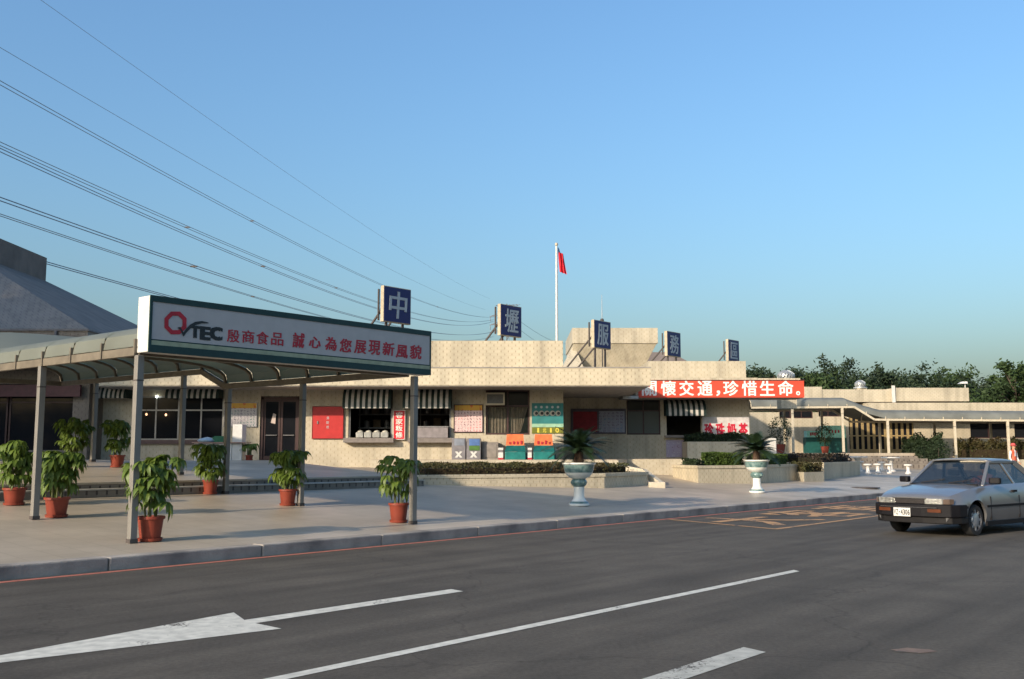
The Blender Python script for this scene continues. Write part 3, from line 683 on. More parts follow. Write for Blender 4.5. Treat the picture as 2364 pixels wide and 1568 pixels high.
def post(parent, M, x, y, z0, z1, s=0.105, m=STEEL):
    mb = MB(M); mb.box(x - s / 2, x + s / 2, y - s / 2, y + s / 2, z0, z1); po = mb.build('post', m, parent, bevel=0.008)
    mb = MB(M); mb.box(x - s / 2 - 0.008, x + s / 2 + 0.008, y - s / 2 - 0.008, y + s / 2 + 0.008, z0, z0 + 0.06); mb.build('post_foot', IRON, po)
    zz = z0 + (z1 - z0) * 0.86
    mb = MB(M); mb.box(x - s / 2 - 0.003, x + s / 2 + 0.003, y - s / 2 - 0.003, y + s / 2 + 0.003, zz, zz + 0.02); mb.build('post_joint', IRON, po)

u0, u1 = 7.66, 13.09
CL = thing('entrance_canopy', 'barrel roofed translucent canopy on steel posts, behind the long sign board', 'canopy', tuple(RM @ Vector((10.4, 19.5, 0.6))), RZ)
vault(CL, RM @ Matrix.Translation((u0, 0, 0)), u1 - u0, [(13.62, 2.92), (19.45, 2.93), (20.4, 3.31), (27.2, 3.33)], 0.46, 1.0, POLY, RIBM)
for uu, v_, zt in ((u0, 13.57, 2.92), (u1, 13.40, 2.92), (u0, 16.62, 2.925), (u1, 16.68, 2.925), (u0, 19.32, 2.93), (u1, 19.32, 2.93)):
    post(CL, RM, uu, v_, 0.15 + SLOPE * (v_ - VK), zt)
for uu, v_ in ((u0, 21.15), (u1, 21.15), (u0, 25.3), (u1, 25.3)): post(CL, RM, uu, v_, plat_z(v_), 3.32)
for v_, z_ in ((13.62, 2.98), (27.2, 3.39)):
    mb = MB(RM); mb.bar((u0, v_, z_), (u1, v_, z_), 0.09, 0.12); mb.build('cross_beam', RIBM, CL)

# long sign board on the front of the canopy
vs_ = 13.30; SG = thing('sign_board', 'long white light box sign with green frame and red characters on the canopy front', 'sign', tuple(RM @ Vector((10.5, 13.45, 2.96))), RZ)
sa, sb, s0, s1 = 7.64, 13.42, 2.955, 3.78
q = MB(RM); q.box(sa, sb, vs_ + 0.02, vs_ + 0.33, s0, s1); q.build('sign_box', WHITEP, SG, bevel=0.01)
q = MB(RM); q.box(sa + 0.03, sb - 0.03, vs_ + 0.004, vs_ + 0.018, s0 + 0.19, s1 - 0.085); q.build('sign_panel', PANELW, SG)
q = MB(RM); q.box(sa, sb, vs_ - 0.008, vs_ + 0.016, s1 - 0.085, s1 + 0.004); q.box(sa, sb, vs_ - 0.008, vs_ + 0.016, s0 - 0.004, s0 + 0.105); q.box(sa, sa + 0.04, vs_ - 0.008, vs_ + 0.016, s0 + 0.105, s1 - 0.085); q.box(sb - 0.025, sb, vs_ - 0.008, vs_ + 0.016, s0 + 0.105, s1 - 0.085)
q.box(sa + 0.04, sb - 0.025, vs_ - 0.002, vs_ + 0.016, s0 + 0.172, s0 + 0.188)
q.build('sign_frame', GREENP, SG)
q = MB(RM); q.box(sa + 0.04, sb - 0.025, vs_ - 0.002, vs_ + 0.015, s0 + 0.106, s0 + 0.171); q.build('sign_stripe', mat('pale_stripe', (0.34, 0.37, 0.24), rough=0.4), SG)
def z3(x, y): return ((340 + 0.3215 * x) / 1.0715, (700 + 0.3215 * y) / 1.0715)
def sign_pt(x, y):
    p = onV(*z3(x, y), vs_); return p
def sletter(ch, x, y, wpx, hpx, m, bold, shear=0.0):
    a = sign_pt(x - wpx / 2, y); b2 = sign_pt(x + wpx / 2, y); c1 = sign_pt(x, y - hpx / 2); c2 = sign_pt(x, y + hpx / 2)
    pos = RM @ Vector(((a.x + b2.x) / 2, vs_ + 0.002, (c1.z + c2.z) / 2))
    letter(ch, pos, U, b2.x - a.x, c1.z - c2.z, m, SG, bold, 0.006, shear=shear)
for ch, x, y in (('殷', 738, 408), ('商', 852, 414), ('食', 962, 424), ('品', 1076, 432)): sletter(ch, x, y, 92, 96, REDLET, 0.012)
for ch, x, y, h in (('誠', 1240, 442, 112), ('心', 1366, 458, 84), ('為', 1490, 468, 100), ('您', 1602, 482, 100), ('展', 1716, 492, 100), ('現', 1824, 498, 108), ('新', 1932, 508, 98), ('風', 2036, 528, 98), ('貌', 2142, 532, 104)):
    sletter(ch, x, y, 86, h, REDLET, 0.024, 0.08)
for ch, x, y, ww in (('T', 444, 377, 62), ('E', 522, 388, 60), ('C', 605, 390, 80)): sletter(ch, x, y, ww, 92 if ch != 'T' else 84, BLACKLET, 0.075)
# faceted ring of the emblem and the tick that crosses it
q = MB(RM); ring = []
for k in range(8):
    a = math.pi / 8 + math.pi / 4 * k
    for rr in (92, 58): ring.append((292 + rr * math.cos(a), 308 + rr * 1.03 * math.sin(a)))
P = [sign_pt(*p) for p in ring]
q.add([(p.x, vs_ - 0.003, p.z) for p in P] + [(p.x, vs_ + 0.006, p.z) for p in P], [(2 * k, 2 * ((k + 1) % 8), 2 * ((k + 1) % 8) + 1, 2 * k + 1) for k in range(8)])
q.build('emblem_ring', mat('emblem_red', (0.46, 0.015, 0.03), rough=0.4), SG)
q = MB(RM); ck = [(310, 345, 4), (330, 352, 12), (352, 398, 16), (372, 370, 17), (405, 336, 16), (445, 312, 13), (495, 302, 9), (545, 308, 3)]
up_ = []; dn_ = []
for x, y, t_ in ck:
    a = sign_pt(x, y - t_); c_ = sign_pt(x, y + t_); up_.append((a.x, vs_ - 0.007, a.z)); dn_.append((c_.x, vs_ - 0.007, c_.z))
q.add(up_ + dn_, [(i, i + 1, len(ck) + i + 1, len(ck) + i) for i in range(len(ck) - 1)])
q.build('emblem_tick', BLACKLET, SG)

CR = thing('far_canopy', 'grey vaulted canopy on thin cream posts, stepping down toward the right', 'canopy', (24, 62, 1.4))
SW = Matrix(((0, 1, 0, 0), (1, 0, 0, 60.0), (0, 0, 1, 0), (0, 0, 0, 1)))    # local x -> world y, local y -> world x
vault(CR, SW, 4.2, [(XA(1737, 60), 4.13), (XA(1976, 60), 4.17), (XA(2022, 60), 3.42), (44.0, 3.28)], 0.55, 1.15, POLYG, CREAMP, True, 14, 0.002)
def fpost(x, y, z0, z1): post(CR, Matrix.Identity(4), x, y, z0, z1, 0.13, CREAMP)
fpost(XA(1832, 60), 60, 1.5, 4.2); fpost(XA(1948, 60), 60, 1.5, 4.2); fpost(XA(2052, 60), 60, 0.9, 3.45); fpost(XA(2207, 60), 60, 0.7, 3.45); fpost(XA(2330, 60), 60, 0.5, 3.45)
for px in (1813, 1900, 2033, 2160, 2290): fpost(XA(px, 64.2), 64.2, 1.3, 3.5 if px > 2000 else 4.2)

# ================================================================== SIGNS AND FITTINGS
# five blue character boxes on the roof, standing in a line parallel to the road
for ch, px, py, Y, hb, zroof, desc in (('中', 917.5, 705, 33.6, 1.22, 4.34, 'leftmost, largest'), ('壢', 1180, 741, 38.0, 1.20, 4.34, 'with many fine strokes'), ('服', 1391, 773, 42.3, 1.19, 4.34, 'standing on tall legs'),
                                 ('務', 1556, 795, 47.5, 1.19, 4.5, 'in front of the dark hipped roof'), ('區', 1694, 810, 54.0, 1.18, 4.5, 'farthest right, smallest')):
    c_ = atY(px, py, Y); sg = thing('roof_sign', 'blue box sign with white character ' + ch + ' on the roof, ' + desc, 'sign', (c_.x, c_.y, zroof), RZ, 'blue character signs on the roof')
    M = Matrix.Translation(c_) @ Matrix.Rotation(RZ, 4, 'Z'); wd = hb * 1.04
    q = MB(M); q.box(-wd / 2, wd / 2, 0, 0.15, -hb / 2, hb / 2); q.build('sign_box', mat('sign_case_cream', (0.46, 0.38, 0.26), rough=0.5), sg, bevel=0.012)
    q = MB(M); q.box(-wd / 2 + 0.03, wd / 2 - 0.03, -0.012, -0.002, -hb / 2 + 0.03, hb / 2 - 0.03); q.build('sign_panel', NAVY, sg)
    letter(ch, M @ Vector((0.02, -0.016, 0)), U, wd * 0.62, hb * 0.74, GREYLET, sg, 0.016, 0.012, shear=0.05)
    dz = c_.z - zroof
    for sx in (-0.3, 0.3):
        q = MB(M); q.bar((sx * wd, 0.14, -dz), (sx * wd, 0.14, -hb / 2), 0.07); q.build('leg', IRON, sg)
        q = MB(M); q.bar((sx * wd, 0.26, -hb * 0.05), (sx * wd, 2.5, -dz), 0.055); q.build('brace', IRON, sg)
    q = MB(M); q.bar((-wd * 0.48, 0.27, -hb * 0.45), (-wd * 0.48, 0.27, hb * 0.42), 0.05); q.build('back_rail', IRON, sg)

# red road-safety banner on the snack wing
bn = thing('banner', 'long red banner with large white characters along the snack wing eave', 'banner', (XA(1668, YG), YG, ZA(918, YG)))
q = MB(); q.box(XA(1476, YG), XA(1861, YG), YG - 0.02, YG + 0.055, ZA(918, YG), ZA(878, YG)); q.build('banner_sheet', BANNER, bn)
q = MB(); q.box(XA(1476, YG), XA(1862, YG), YG - 0.035, YG + 0.06, ZA(879, YG), ZA(877, YG)); q.build('banner_rail', mat('banner_edge', (0.10, 0.02, 0.015)), bn)
def z7(x): return (1540 + 0.2551 * x) / 1.0715
for ch, x, wz, yc, hp in (('關', 268, 138, 896.5, 34), ('懷', 455, 140, 896.5, 34), ('交', 632, 136, 896.5, 34), ('通', 812, 140, 896.5, 34), ('，', 940, 32, 908, 12), ('珍', 1065, 142, 896.5, 34), ('惜', 1245, 140, 896.5, 34), ('生', 1420, 138, 896.5, 34), ('命', 1600, 144, 896.5, 34), ('。', 1720, 36, 908, 9)):
    letter(ch, (XA(z7(x), YG), YG - 0.021, ZA(yc, YG)), (1, 0, 0), wz * 0.2551 / 1.0715 / 2331 * YG, hp / 2331 * YG, WHITELET, bn, 0.022, 0.004)

# striped awnings: each stripe bends out and down from the wall
def awning(px0, px1, py0, py1, Y, label, n):
    x0, x1 = XA(px0, Y), XA(px1, Y); z1_, z0_ = ZA(py0, Y), ZA(py1, Y); t = thing('awning', label, 'awning', ((x0 + x1) / 2, Y, z0_), 0, 'green and white striped awnings')
    pr = [(0.0, 1.0), (0.22, 0.97), (0.45, 0.86), (0.62, 0.66), (0.72, 0.40), (0.76, 0.20), (0.765, 0.0)]
    dep = 0.62
    for k in range(n):
        a = x0 + (x1 - x0) * k / n; c2 = x0 + (x1 - x0) * (k + 1) / n; q = MB()
        vs = [(xx, Y - dy * dep / 0.765 - 0.01, z0_ + (z1_ - z0_) * zz) for dy, zz in pr for xx in (a, c2)]
        vs += [(v[0], v[1] + 0.012, v[2] - 0.012) for v in vs]; m_ = 2 * len(pr)
        fs = [(2 * i, 2 * i + 1, 2 * i + 3, 2 * i + 2) for i in range(len(pr) - 1)]; fs += [tuple(j + m_ for j in f[::-1]) for f in fs]
        q.add(vs, fs); q.build('stripe', AWW if k % 2 else AWG, t, smooth=True)
    for xx in (x0, x1 - 0.02):
        q = MB(); n_ = len(pr); q.add([(xx + e_, Y - dy * dep / 0.765, z0_ + (z1_ - z0_) * zz) for e_ in (0, 0.02) for dy, zz in pr] + [(xx, Y - 0.01, z0_), (xx + 0.02, Y - 0.01, z0_)],
              [tuple(list(range(n_)) + [2 * n_]), tuple([2 * n_ + 1] + [n_ + i for i in range(n_ - 1, -1, -1)])]); q.build('side_cheek', AWG, t)
awning(232, 300, 888, 921, YA, 'striped awning at far left, behind the two front canopy posts', 13)
awning(390, 512, 888, 921, YA, 'striped awning over the dark shop window beside the menu poster', 19)
awning(795, 905, 894, 944, YA, 'striped awning over the hatch right of the red cabinet', 17)
awning(932, 1043, 894, 944, YA, 'striped awning over the hatch behind the right canopy post', 17)
awning(1534, 1626, 924, 961, YB, 'striped awning under the red banner', 15)

def print_mat(name, base, ink, header=None, rows=9.0, cols=9.0, hfrac=0.8, ink2=None, lo=0.52):
    """a printed sheet: blocks of small illegible writing on the object's own UV-free coordinates"""
    m = bpy.data.materials.new(name); m.use_nodes = True; MATS[name] = m; n, l, b = nodes_of(m); b.inputs['Roughness'].default_value = 0.5
    tc = n.new('ShaderNodeTexCoord'); sp = n.new('ShaderNodeSeparateXYZ'); l.new(tc.outputs['Generated'], sp.inputs[0])
    def tex(sx, sz, det):
        mp = n.new('ShaderNodeMapping'); mp.inputs['Scale'].default_value = (sx, 1, sz); l.new(tc.outputs['Generated'], mp.inputs['Vector'])
        t = n.new('ShaderNodeTexNoise'); t.inputs['Scale'].default_value = 1; t.inputs['Detail'].default_value = det; l.new(mp.outputs[0], t.inputs['Vector']); return t
    t1 = tex(cols * 3.2, rows * 3.2, 2)
    def grid(sock, k, duty):
        a = n.new('ShaderNodeMath'); a.operation = 'MULTIPLY'; a.inputs[1].default_value = k; l.new(sock, a.inputs[0])
        f_ = n.new('ShaderNodeMath'); f_.operation = 'FRACT'; l.new(a.outputs[0], f_.inputs[0])
        g_ = n.new('ShaderNodeMath'); g_.operation = 'LESS_THAN'; g_.inputs[1].default_value = duty; l.new(f_.outputs[0], g_.inputs[0]); return g_
    gx = grid(sp.outputs['X'], cols, 0.62); gz_ = grid(sp.outputs['Z'], rows, 0.72)
    th = n.new('ShaderNodeMath'); th.operation = 'GREATER_THAN'; th.inputs[1].default_value = lo; l.new(t1.outputs['Fac'], th.inputs[0])
    m1 = n.new('ShaderNodeMath'); m1.operation = 'MULTIPLY'; l.new(gx.outputs[0], m1.inputs[0]); l.new(gz_.outputs[0], m1.inputs[1])
    m2 = n.new('ShaderNodeMath'); m2.operation = 'MULTIPLY'; l.new(m1.outputs[0], m2.inputs[0]); l.new(th.outputs[0], m2.inputs[1])
    ik = n.new('ShaderNodeMix'); ik.data_type = 'RGBA'; ik.inputs[6].default_value = (*ink, 1); ik.inputs[7].default_value = (*(ink2 or ink), 1)
    t2 = tex(2.0, 2.0, 1); s2 = n.new('ShaderNodeMath'); s2.operation = 'GREATER_THAN'; s2.inputs[1].default_value = 0.55; l.new(t2.outputs['Fac'], s2.inputs[0]); l.new(s2.outputs[0], ik.inputs[0])
    mx = n.new('ShaderNodeMix'); mx.data_type = 'RGBA'; mx.inputs[6].default_value = (*base, 1); l.new(ik.outputs[2], mx.inputs[7]); l.new(m2.outputs[0], mx.inputs[0])
    last = mx.outputs[2]
    if header:
        hd = n.new('ShaderNodeMath'); hd.operation = 'GREATER_THAN'; hd.inputs[1].default_value = hfrac; l.new(sp.outputs['Z'], hd.inputs[0])
        t3 = tex(9, 5, 1); s3 = n.new('ShaderNodeMapRange'); s3.inputs[1].default_value = 0.5; s3.inputs[2].default_value = 0.6; l.new(t3.outputs['Fac'], s3.inputs[0])
        hc = n.new('ShaderNodeMix'); hc.data_type = 'RGBA'; hc.inputs[6].default_value = (*header[0], 1); hc.inputs[7].default_value = (*header[1], 1); l.new(s3.outputs[0], hc.inputs[0])
        m3 = n.new('ShaderNodeMix'); m3.data_type = 'RGBA'; l.new(hd.outputs[0], m3.inputs[0]); l.new(last, m3.inputs[6]); l.new(hc.outputs[2], m3.inputs[7]); last = m3.outputs[2]
    l.new(last, b.inputs['Base Color']); return m
def board(name, px0, px1, py0, py1, Y, label, cat, m, frame=None, th=0.04, fw=0.03):
    x0, x1, z0_, z1_ = H(px0, px1, py0, py1, Y); t = thing(name, label, cat, ((x0 + x1) / 2, Y, z0_))
    q = MB(); q.box(x0, x1, Y - th, Y - 0.004, z0_, z1_); q.build('sheet', m, t)
    if frame:
        q = MB(); q.box(x0 - fw, x1 + fw, Y - th - 0.012, Y - 0.003, z1_, z1_ + fw); q.box(x0 - fw, x1 + fw, Y - th - 0.012, Y - 0.003, z0_ - fw, z0_); q.box(x0 - fw, x0, Y - th - 0.012, Y - 0.003, z0_, z1_); q.box(x1, x1 + fw, Y - th - 0.012, Y - 0.003, z0_, z1_)
        q.build('frame', frame, t)
    return t, (x0, x1, z0_, z1_)
HD = ((0.62, 0.34, 0.03), (0.55, 0.12, 0.02))
board('menu_poster', 516, 590, 931, 985, YA, 'menu poster with orange heading left of the dark shop door', 'poster', print_mat('menu_print', (0.50, 0.46, 0.46), (0.12, 0.10, 0.16), HD, 8, 10, 0.78, (0.05, 0.16, 0.14)), FRAMEG)
board('menu_poster', 1049, 1113, 936, 997, YA, 'pink menu poster with orange heading above the grey bins', 'poster', print_mat('menu_print_pink', (0.66, 0.48, 0.46), (0.14, 0.06, 0.08), HD, 9, 9, 0.80, (0.55, 0.12, 0.12)), FRAMEB)
rbx, (x0, x1, z0_, z1_) = board('hydrant_cabinet', 721, 791, 940, 1012, YA, 'square red metal cabinet on the wall right of the shop door', 'cabinet', REDBOARD, mat('dark_red_edge', (0.22, 0.015, 0.015)), 0.07, 0.02)
for k, ch in enumerate('消防栓'): letter(ch, ((x0 + x1) / 2, YA - 0.071, (z0_ + z1_) / 2 + 0.16 - 0.16 * k), (1, 0, 0), 0.09, 0.10, GREYLET, rbx, 0.01, 0.003)
q = MB(); q.box(x0 + 0.16, x0 + 0.2, YA - 0.1, YA - 0.071, (z0_ + z1_) / 2 - 0.05, (z0_ + z1_) / 2 + 0.05); q.build('handle', FRAMEG, rbx)
vr, (x0, x1, z0_, z1_) = board('vertical_sign', 909, 934, 949, 1014, YA, 'narrow red vertical sign with white characters between two hatches', 'sign', mat('bright_red_sign', (0.62, 0.02, 0.03), rough=0.4), WHITEP, 0.12, 0.02)
for k, ch in enumerate('客家粄條'): letter(ch, ((x0 + x1) / 2, YA - 0.122, z1_ - (z1_ - z0_) * (0.15 + 0.235 * k)), (1, 0, 0), 0.24, 0.20, WHITELET, vr, 0.012, 0.003)
# teal food poster with rows of bowls
tp, (x0, x1, z0_, z1_) = board('food_poster', 1228, 1301, 931, 1001, YA, 'teal food poster with rows of bowls at the wall corner', 'poster', mat('teal_print', (0.03, 0.19, 0.19), rough=0.5, scale=3), None, 0.03)
for k in range(5):
    xx = x0 + (x1 - x0) * (0.13 + 0.175 * k)
    q = MB(Matrix.Translation((xx, YA - 0.034, z1_ - 0.14)) @ Matrix.Rotation(math.pi / 2, 4, 'X')); q.lathe([(0.045, 0.0), (0.045, 0.003)], 12); q.build('printed_dot', GREYLET, tp)
    q = MB(Matrix.Translation((xx, YA - 0.034, z1_ - 0.36)) @ Matrix.Rotation(math.pi / 2, 4, 'X')); q.lathe([(0.095, 0.0), (0.095, 0.003)], 14); bo = q.build('printed_bowl', mat('bowl_print', (0.45, 0.44, 0.36)), tp)
    q = MB(Matrix.Translation((xx + 0.02, YA - 0.038, z1_ - 0.36)) @ Matrix.Rotation(math.pi / 2, 4, 'X')); q.lathe([(0.055, 0.0), (0.055, 0.003)], 12); q.build('bowl_filling', BLACKLET, bo)
q = MB(); q.box(x0, x1, YA - 0.034, YA - 0.031, z0_ + 0.22, z0_ + 0.34); q.build('pale_band', mat('pale_green_print', (0.30, 0.50, 0.35)), tp)
q = MB(); q.box(x0, x1, YA - 0.034, YA - 0.031, z0_ + 0.0, z0_ + 0.215); q.build('price_band', mat('olive_print', (0.16, 0.17, 0.02)), tp)
for k, ch in enumerate('1元10'): letter(ch, (x0 + (x1 - x0) * (0.2 + 0.2 * k), YA - 0.036, z0_ + 0.11), (1, 0, 0), 0.12 if ch not in '1' else 0.05, 0.16, mat('yellow_letter', (0.75, 0.6, 0.08)), tp, 0.015, 0.003)
# notice board in the shaded recess
nb = thing('notice_board', 'shaded notice board with red and grey sheets behind the near urn palm', 'notice board', (XA(1382, YB), YB, ZA(1000, YB)))
x0, x1, z0_, z1_ = H(1318, 1446, 944, 1002, YB); q = MB(); q.box(x0, x1, YB - 0.05, YB - 0.004, z0_, z1_); q.build('board', mat('dark_board', (0.10, 0.085, 0.10)), nb)
q = MB(); q.box(x0 + 0.1, (x0 + x1) / 2 - 0.05, YB - 0.06, YB - 0.052, z0_ + 0.08, z1_ - 0.12); q.build('red_sheet', mat('red_sheet', (0.26, 0.02, 0.03)), nb)
q = MB(); q.box((x0 + x1) / 2 + 0.02, x1 - 0.06, YB - 0.06, YB - 0.052, z0_ + 0.06, z1_ - 0.1); q.build('grey_sheet', print_mat('grey_print', (0.26, 0.27, 0.32), (0.16, 0.10, 0.16), None, 7, 6, 0.8, (0.12, 0.18, 0.28)), nb)
mt, (x0, x1, z0_, z1_) = board('milk_tea_poster', 1623, 1731, 963, 1020, YB, 'white poster with four large red characters right of the snack hatch', 'poster', mat('white_print', (0.60, 0.56, 0.54), rough=0.5), None, 0.03)
for k, ch in enumerate('珍珠奶茶'): letter(ch, (x0 + (x1 - x0) * (0.135 + 0.245 * k), YB - 0.031, (z0_ + z1_) / 2 - 0.05), (1, 0, 0), 0.34, 0.58, mat('crimson_letter', (0.55, 0.01, 0.04)), mt, 0.045, 0.003)
board('lilac_panel', 1538, 1612, 1016, 1056, YB - 0.02, 'lilac printed panel under the snack hatch counter', 'panel', print_mat('lilac_print', (0.34, 0.29, 0.38), (0.42, 0.38, 0.44), None, 4, 6, 0.8, (0.25, 0.16, 0.22)), None)

# air conditioner in the curtained window
x0, x1, z0_, z1_ = H(1121, 1165, 908, 936, YA); ac = thing('air_conditioner', 'boxy window air conditioner above the curtained window', 'air conditioner', ((x0 + x1) / 2, YA - 0.3, z0_))
q = MB(); fw = 0.05; y0, y1 = YA - 0.36, YA + 0.05
q.box(x0, x1, y0, y1, z1_ - fw, z1_); q.box(x0, x1, y0, y1, z0_, z0_ + fw); q.box(x0, x0 + fw, y0, y1, z0_ + fw, z1_ - fw); q.box(x1 - fw, x1, y0, y1, z0_ + fw, z1_ - fw); q.build('casing', CREAMP, ac)
for k in range(9):
    zz = z0_ + fw + (z1_ - z0_ - 2 * fw) * (k + 0.5) / 9; q = MB(); q.box(x0 + fw, x1 - fw, y0 + 0.04, y0 + 0.06, zz - 0.008, zz + 0.008); q.build('grille_slat', FRAMEG, ac)
q = MB(); q.box(x0 + fw, x1 - fw, y0 + 0.08, y1 - 0.01, z0_ + fw, z1_ - fw); q.build('core', DARK, ac)
# trays in the hatches
for hh, lab in ((hatch1, 'row of pale steel food trays in the hatch right of the red cabinet'), (hatch2, 'low glass display box in the hatch behind the right canopy post')):
    t = thing('food_trays' if hh is hatch1 else 'display_box', lab, 'trays' if hh is hatch1 else 'display box', ((hh[0] + hh[1]) / 2, YA, hh[2]))
    if hh is hatch1:
        for k in range(4):
            xx = hh[0] + 0.3 + k * 0.29; q = MB(); q.prism([(xx, YA - 0.2), (xx + 0.26, YA - 0.2), (xx + 0.26, YA + 0.15), (xx, YA + 0.15)], hh[2] + 0.0, hh[2] + 0.19); q.build('tray', mat('tray_steel', (0.40, 0.39, 0.35), rough=0.4, metal=0.3), t, bevel=0.02)
            q = MB(); q.lathe([(0.11, 0), (0.09, 0.05), (0.0, 0.08)], 12, (xx + 0.13, YA, hh[2] + 0.19), False); q.build('food_heap', mat('pale_food', (0.45, 0.43, 0.36), bump=0.5), t)
    else:
        q = MB(); q.box(hh[0] + 0.05, hh[1] - 0.1, YA - 0.25, YA + 0.12, hh[2], hh[2] + 0.36); q.build('cabinet', mat('grey_mauve_panel', (0.25, 0.22, 0.22), rough=0.5), t)
        q = MB(); q.box(hh[0] + 0.03, hh[1] - 0.08, YA - 0.27, YA + 0.14, hh[2] + 0.36, hh[2] + 0.40); q.build('cabinet_top', FRAMEG, t)

# two grey recycling bins with white cross-arrow marks
gbin = mat('bin_grey', (0.20, 0.185, 0.19), rough=0.5)
for px0, px1, lab, patch in ((1043, 1076, 'left grey recycling bin with white mark below the pink menu poster', (0.22, 0.24, 0.28)), (1077, 1111, 'right grey recycling bin with blue and green patches', (0.08, 0.16, 0.36))):
    x0, x1 = XA(px0, 35.0), XA(px1, 35.0); z1_ = ZA(1012, 34.9); t = thing('recycling_bin', lab, 'bin', ((x0 + x1) / 2, 35.0, 1.27), 0, 'grey recycling bins')
    q = MB(); q.box(x0 + 0.01, x1 - 0.01, 34.8, 35.3, 1.27, z1_); q.build('body', gbin, t, bevel=0.015)
    q = MB(); q.box(x0 + 0.1, x1 - 0.05, 34.785, 34.798, z1_ - 0.25, z1_ - 0.03); q.build('label_patch', mat('patch_%d' % px0, patch), t)
    if px0 > 1050:
        q = MB(); q.box(x0 + 0.1, x1 - 0.05, 34.785, 34.798, z1_ - 0.42, z1_ - 0.26); q.build('label_patch', mat('patch_green', (0.07, 0.16, 0.03)), t)
    q = MB(); cx_, cz_ = (x0 + x1) / 2, z1_ - 0.56
    for s_ in (1, -1): q.bar((cx_ - 0.11, 34.785, cz_ - 0.10 * s_), (cx_ + 0.11, 34.785, cz_ + 0.10 * s_), 0.012, 0.06, up=(0, 1, 0)) if False else q.add([(cx_ - 0.13, 34.79 - 0.002 * s_, cz_ - 0.10 * s_), (cx_ - 0.05, 34.79 - 0.002 * s_, cz_ - 0.11 * s_), (cx_ + 0.13, 34.79 - 0.002 * s_, cz_ + 0.10 * s_), (cx_ + 0.05, 34.79 - 0.002 * s_, cz_ + 0.11 * s_)], [(0, 1, 2, 3)])
    q.build('cross_mark', WHITEP, t)
x0, x1 = XA(1114, 35.2), XA(1150, 35.2); q = MB(); q.box(x0, x1, 35.05, 35.45, 1.27, ZA(1021, 35.2)); q.box(x0 + 0.05, x1 - 0.05, 35.03, 35.049, 1.35, ZA(1021, 35.2) - 0.08)
one('utility_cabinet', q, mat('cabinet_taupe', (0.24, 0.21, 0.18), rough=0.6), 'plain taupe cabinet under the curtained window', 'cabinet')
# two teal game booths with orange headboards and small white-red canisters beside them
TEAL = mat('teal_plastic', (0.015, 0.17, 0.15), rough=0.4); ORANGE = mat('orange_panel', (0.66, 0.15, 0.04), rough=0.5); 
for px0, px1, lab in ((1166, 1213, 'teal booth with orange headboard, nearer the recycling bins'), (1231, 1279, 'teal booth with orange headboard, below the food poster')):
    x0, x1 = XA(px0, 34.9), XA(px1, 34.9); yf = 34.45; t = thing('snack_booth', lab, 'booth', ((x0 + x1) / 2, 34.8, 1.26), 0, 'teal booths with orange headboards')
    zc = ZA(1029, 34.9); zt = ZA(1003, 34.9)
    q = MB(); q.box(x0, x1, yf + 0.02, 35.1, 1.27, 1.54); q.build('lower_body', TEAL, t, bevel=0.02)
    q = MB(); q.prism([(x0 - 0.01, yf + 0.08), (x1 + 0.01, yf + 0.08), (x1 + 0.01, 35.1), (x0 - 0.01, 35.1)], 1.545, zc, top=[(x0 + 0.05, yf + 0.3), (x1 - 0.03, yf + 0.3), (x1 - 0.03, 35.1), (x0 + 0.05, 35.1)]); q.build('sloping_front', mat('dark_teal_plastic', (0.012, 0.115, 0.11), rough=0.35), t)
    q = MB(); q.prism([(x0 + 0.03, yf + 0.33), (x1 - 0.04, yf + 0.33), (x1 - 0.04, yf + 0.38), (x0 + 0.03, yf + 0.38)], zc + 0.005, zt, top=[(x0 + 0.06, yf + 0.4), (x1 - 0.07, yf + 0.4), (x1 - 0.07, yf + 0.45), (x0 + 0.06, yf + 0.45)]); ob = q.build('headboard', ORANGE, t)
    for k in range(4):
        xx = x0 + 0.14 + k * 0.13; q = MB(); q.box(xx, xx + 0.06, yf + 0.315, yf + 0.327, zc + 0.05, zc + 0.05 + random.uniform(0.06, 0.13)); q.build('print_mark', REDLET, ob)
    q = MB(); q.box(x1 + 0.02, x1 + 0.07, yf + 0.1, 35.05, 1.27, 1.75); q.build('side_panel', mat('side_panel_dark', (0.02, 0.05, 0.055)), t)
for px, lab in ((1156, 'small white and red canister beside the left teal booth'), (1222, 'small white and red canister between the two teal booths')):
    x_ = XA(px, 34.6); t = thing('canister', lab, 'canister', (x_, 34.6, 1.265), 0, 'white and red canisters')
    q = MB(); q.box(x_ - 0.09, x_ + 0.09, 34.55, 34.72, 1.27, 1.33); q.build('base', REDLET, t)
    q = MB(); q.box(x_ - 0.085, x_ + 0.085, 34.555, 34.715, 1.331, 1.52); q.build('body', WHITEP, t, bevel=0.01)
    q = MB(); q.box(x_ - 0.08, x_ + 0.08, 34.56, 34.71, 1.521, 1.60); q.build('neck', mat('canister_grey', (0.2, 0.17, 0.17)), t)
    q = MB(); q.box(x_ - 0.09, x_ + 0.09, 34.55, 34.72, 1.601, 1.68); q.build('lid', WHITEP, t, bevel=0.01)

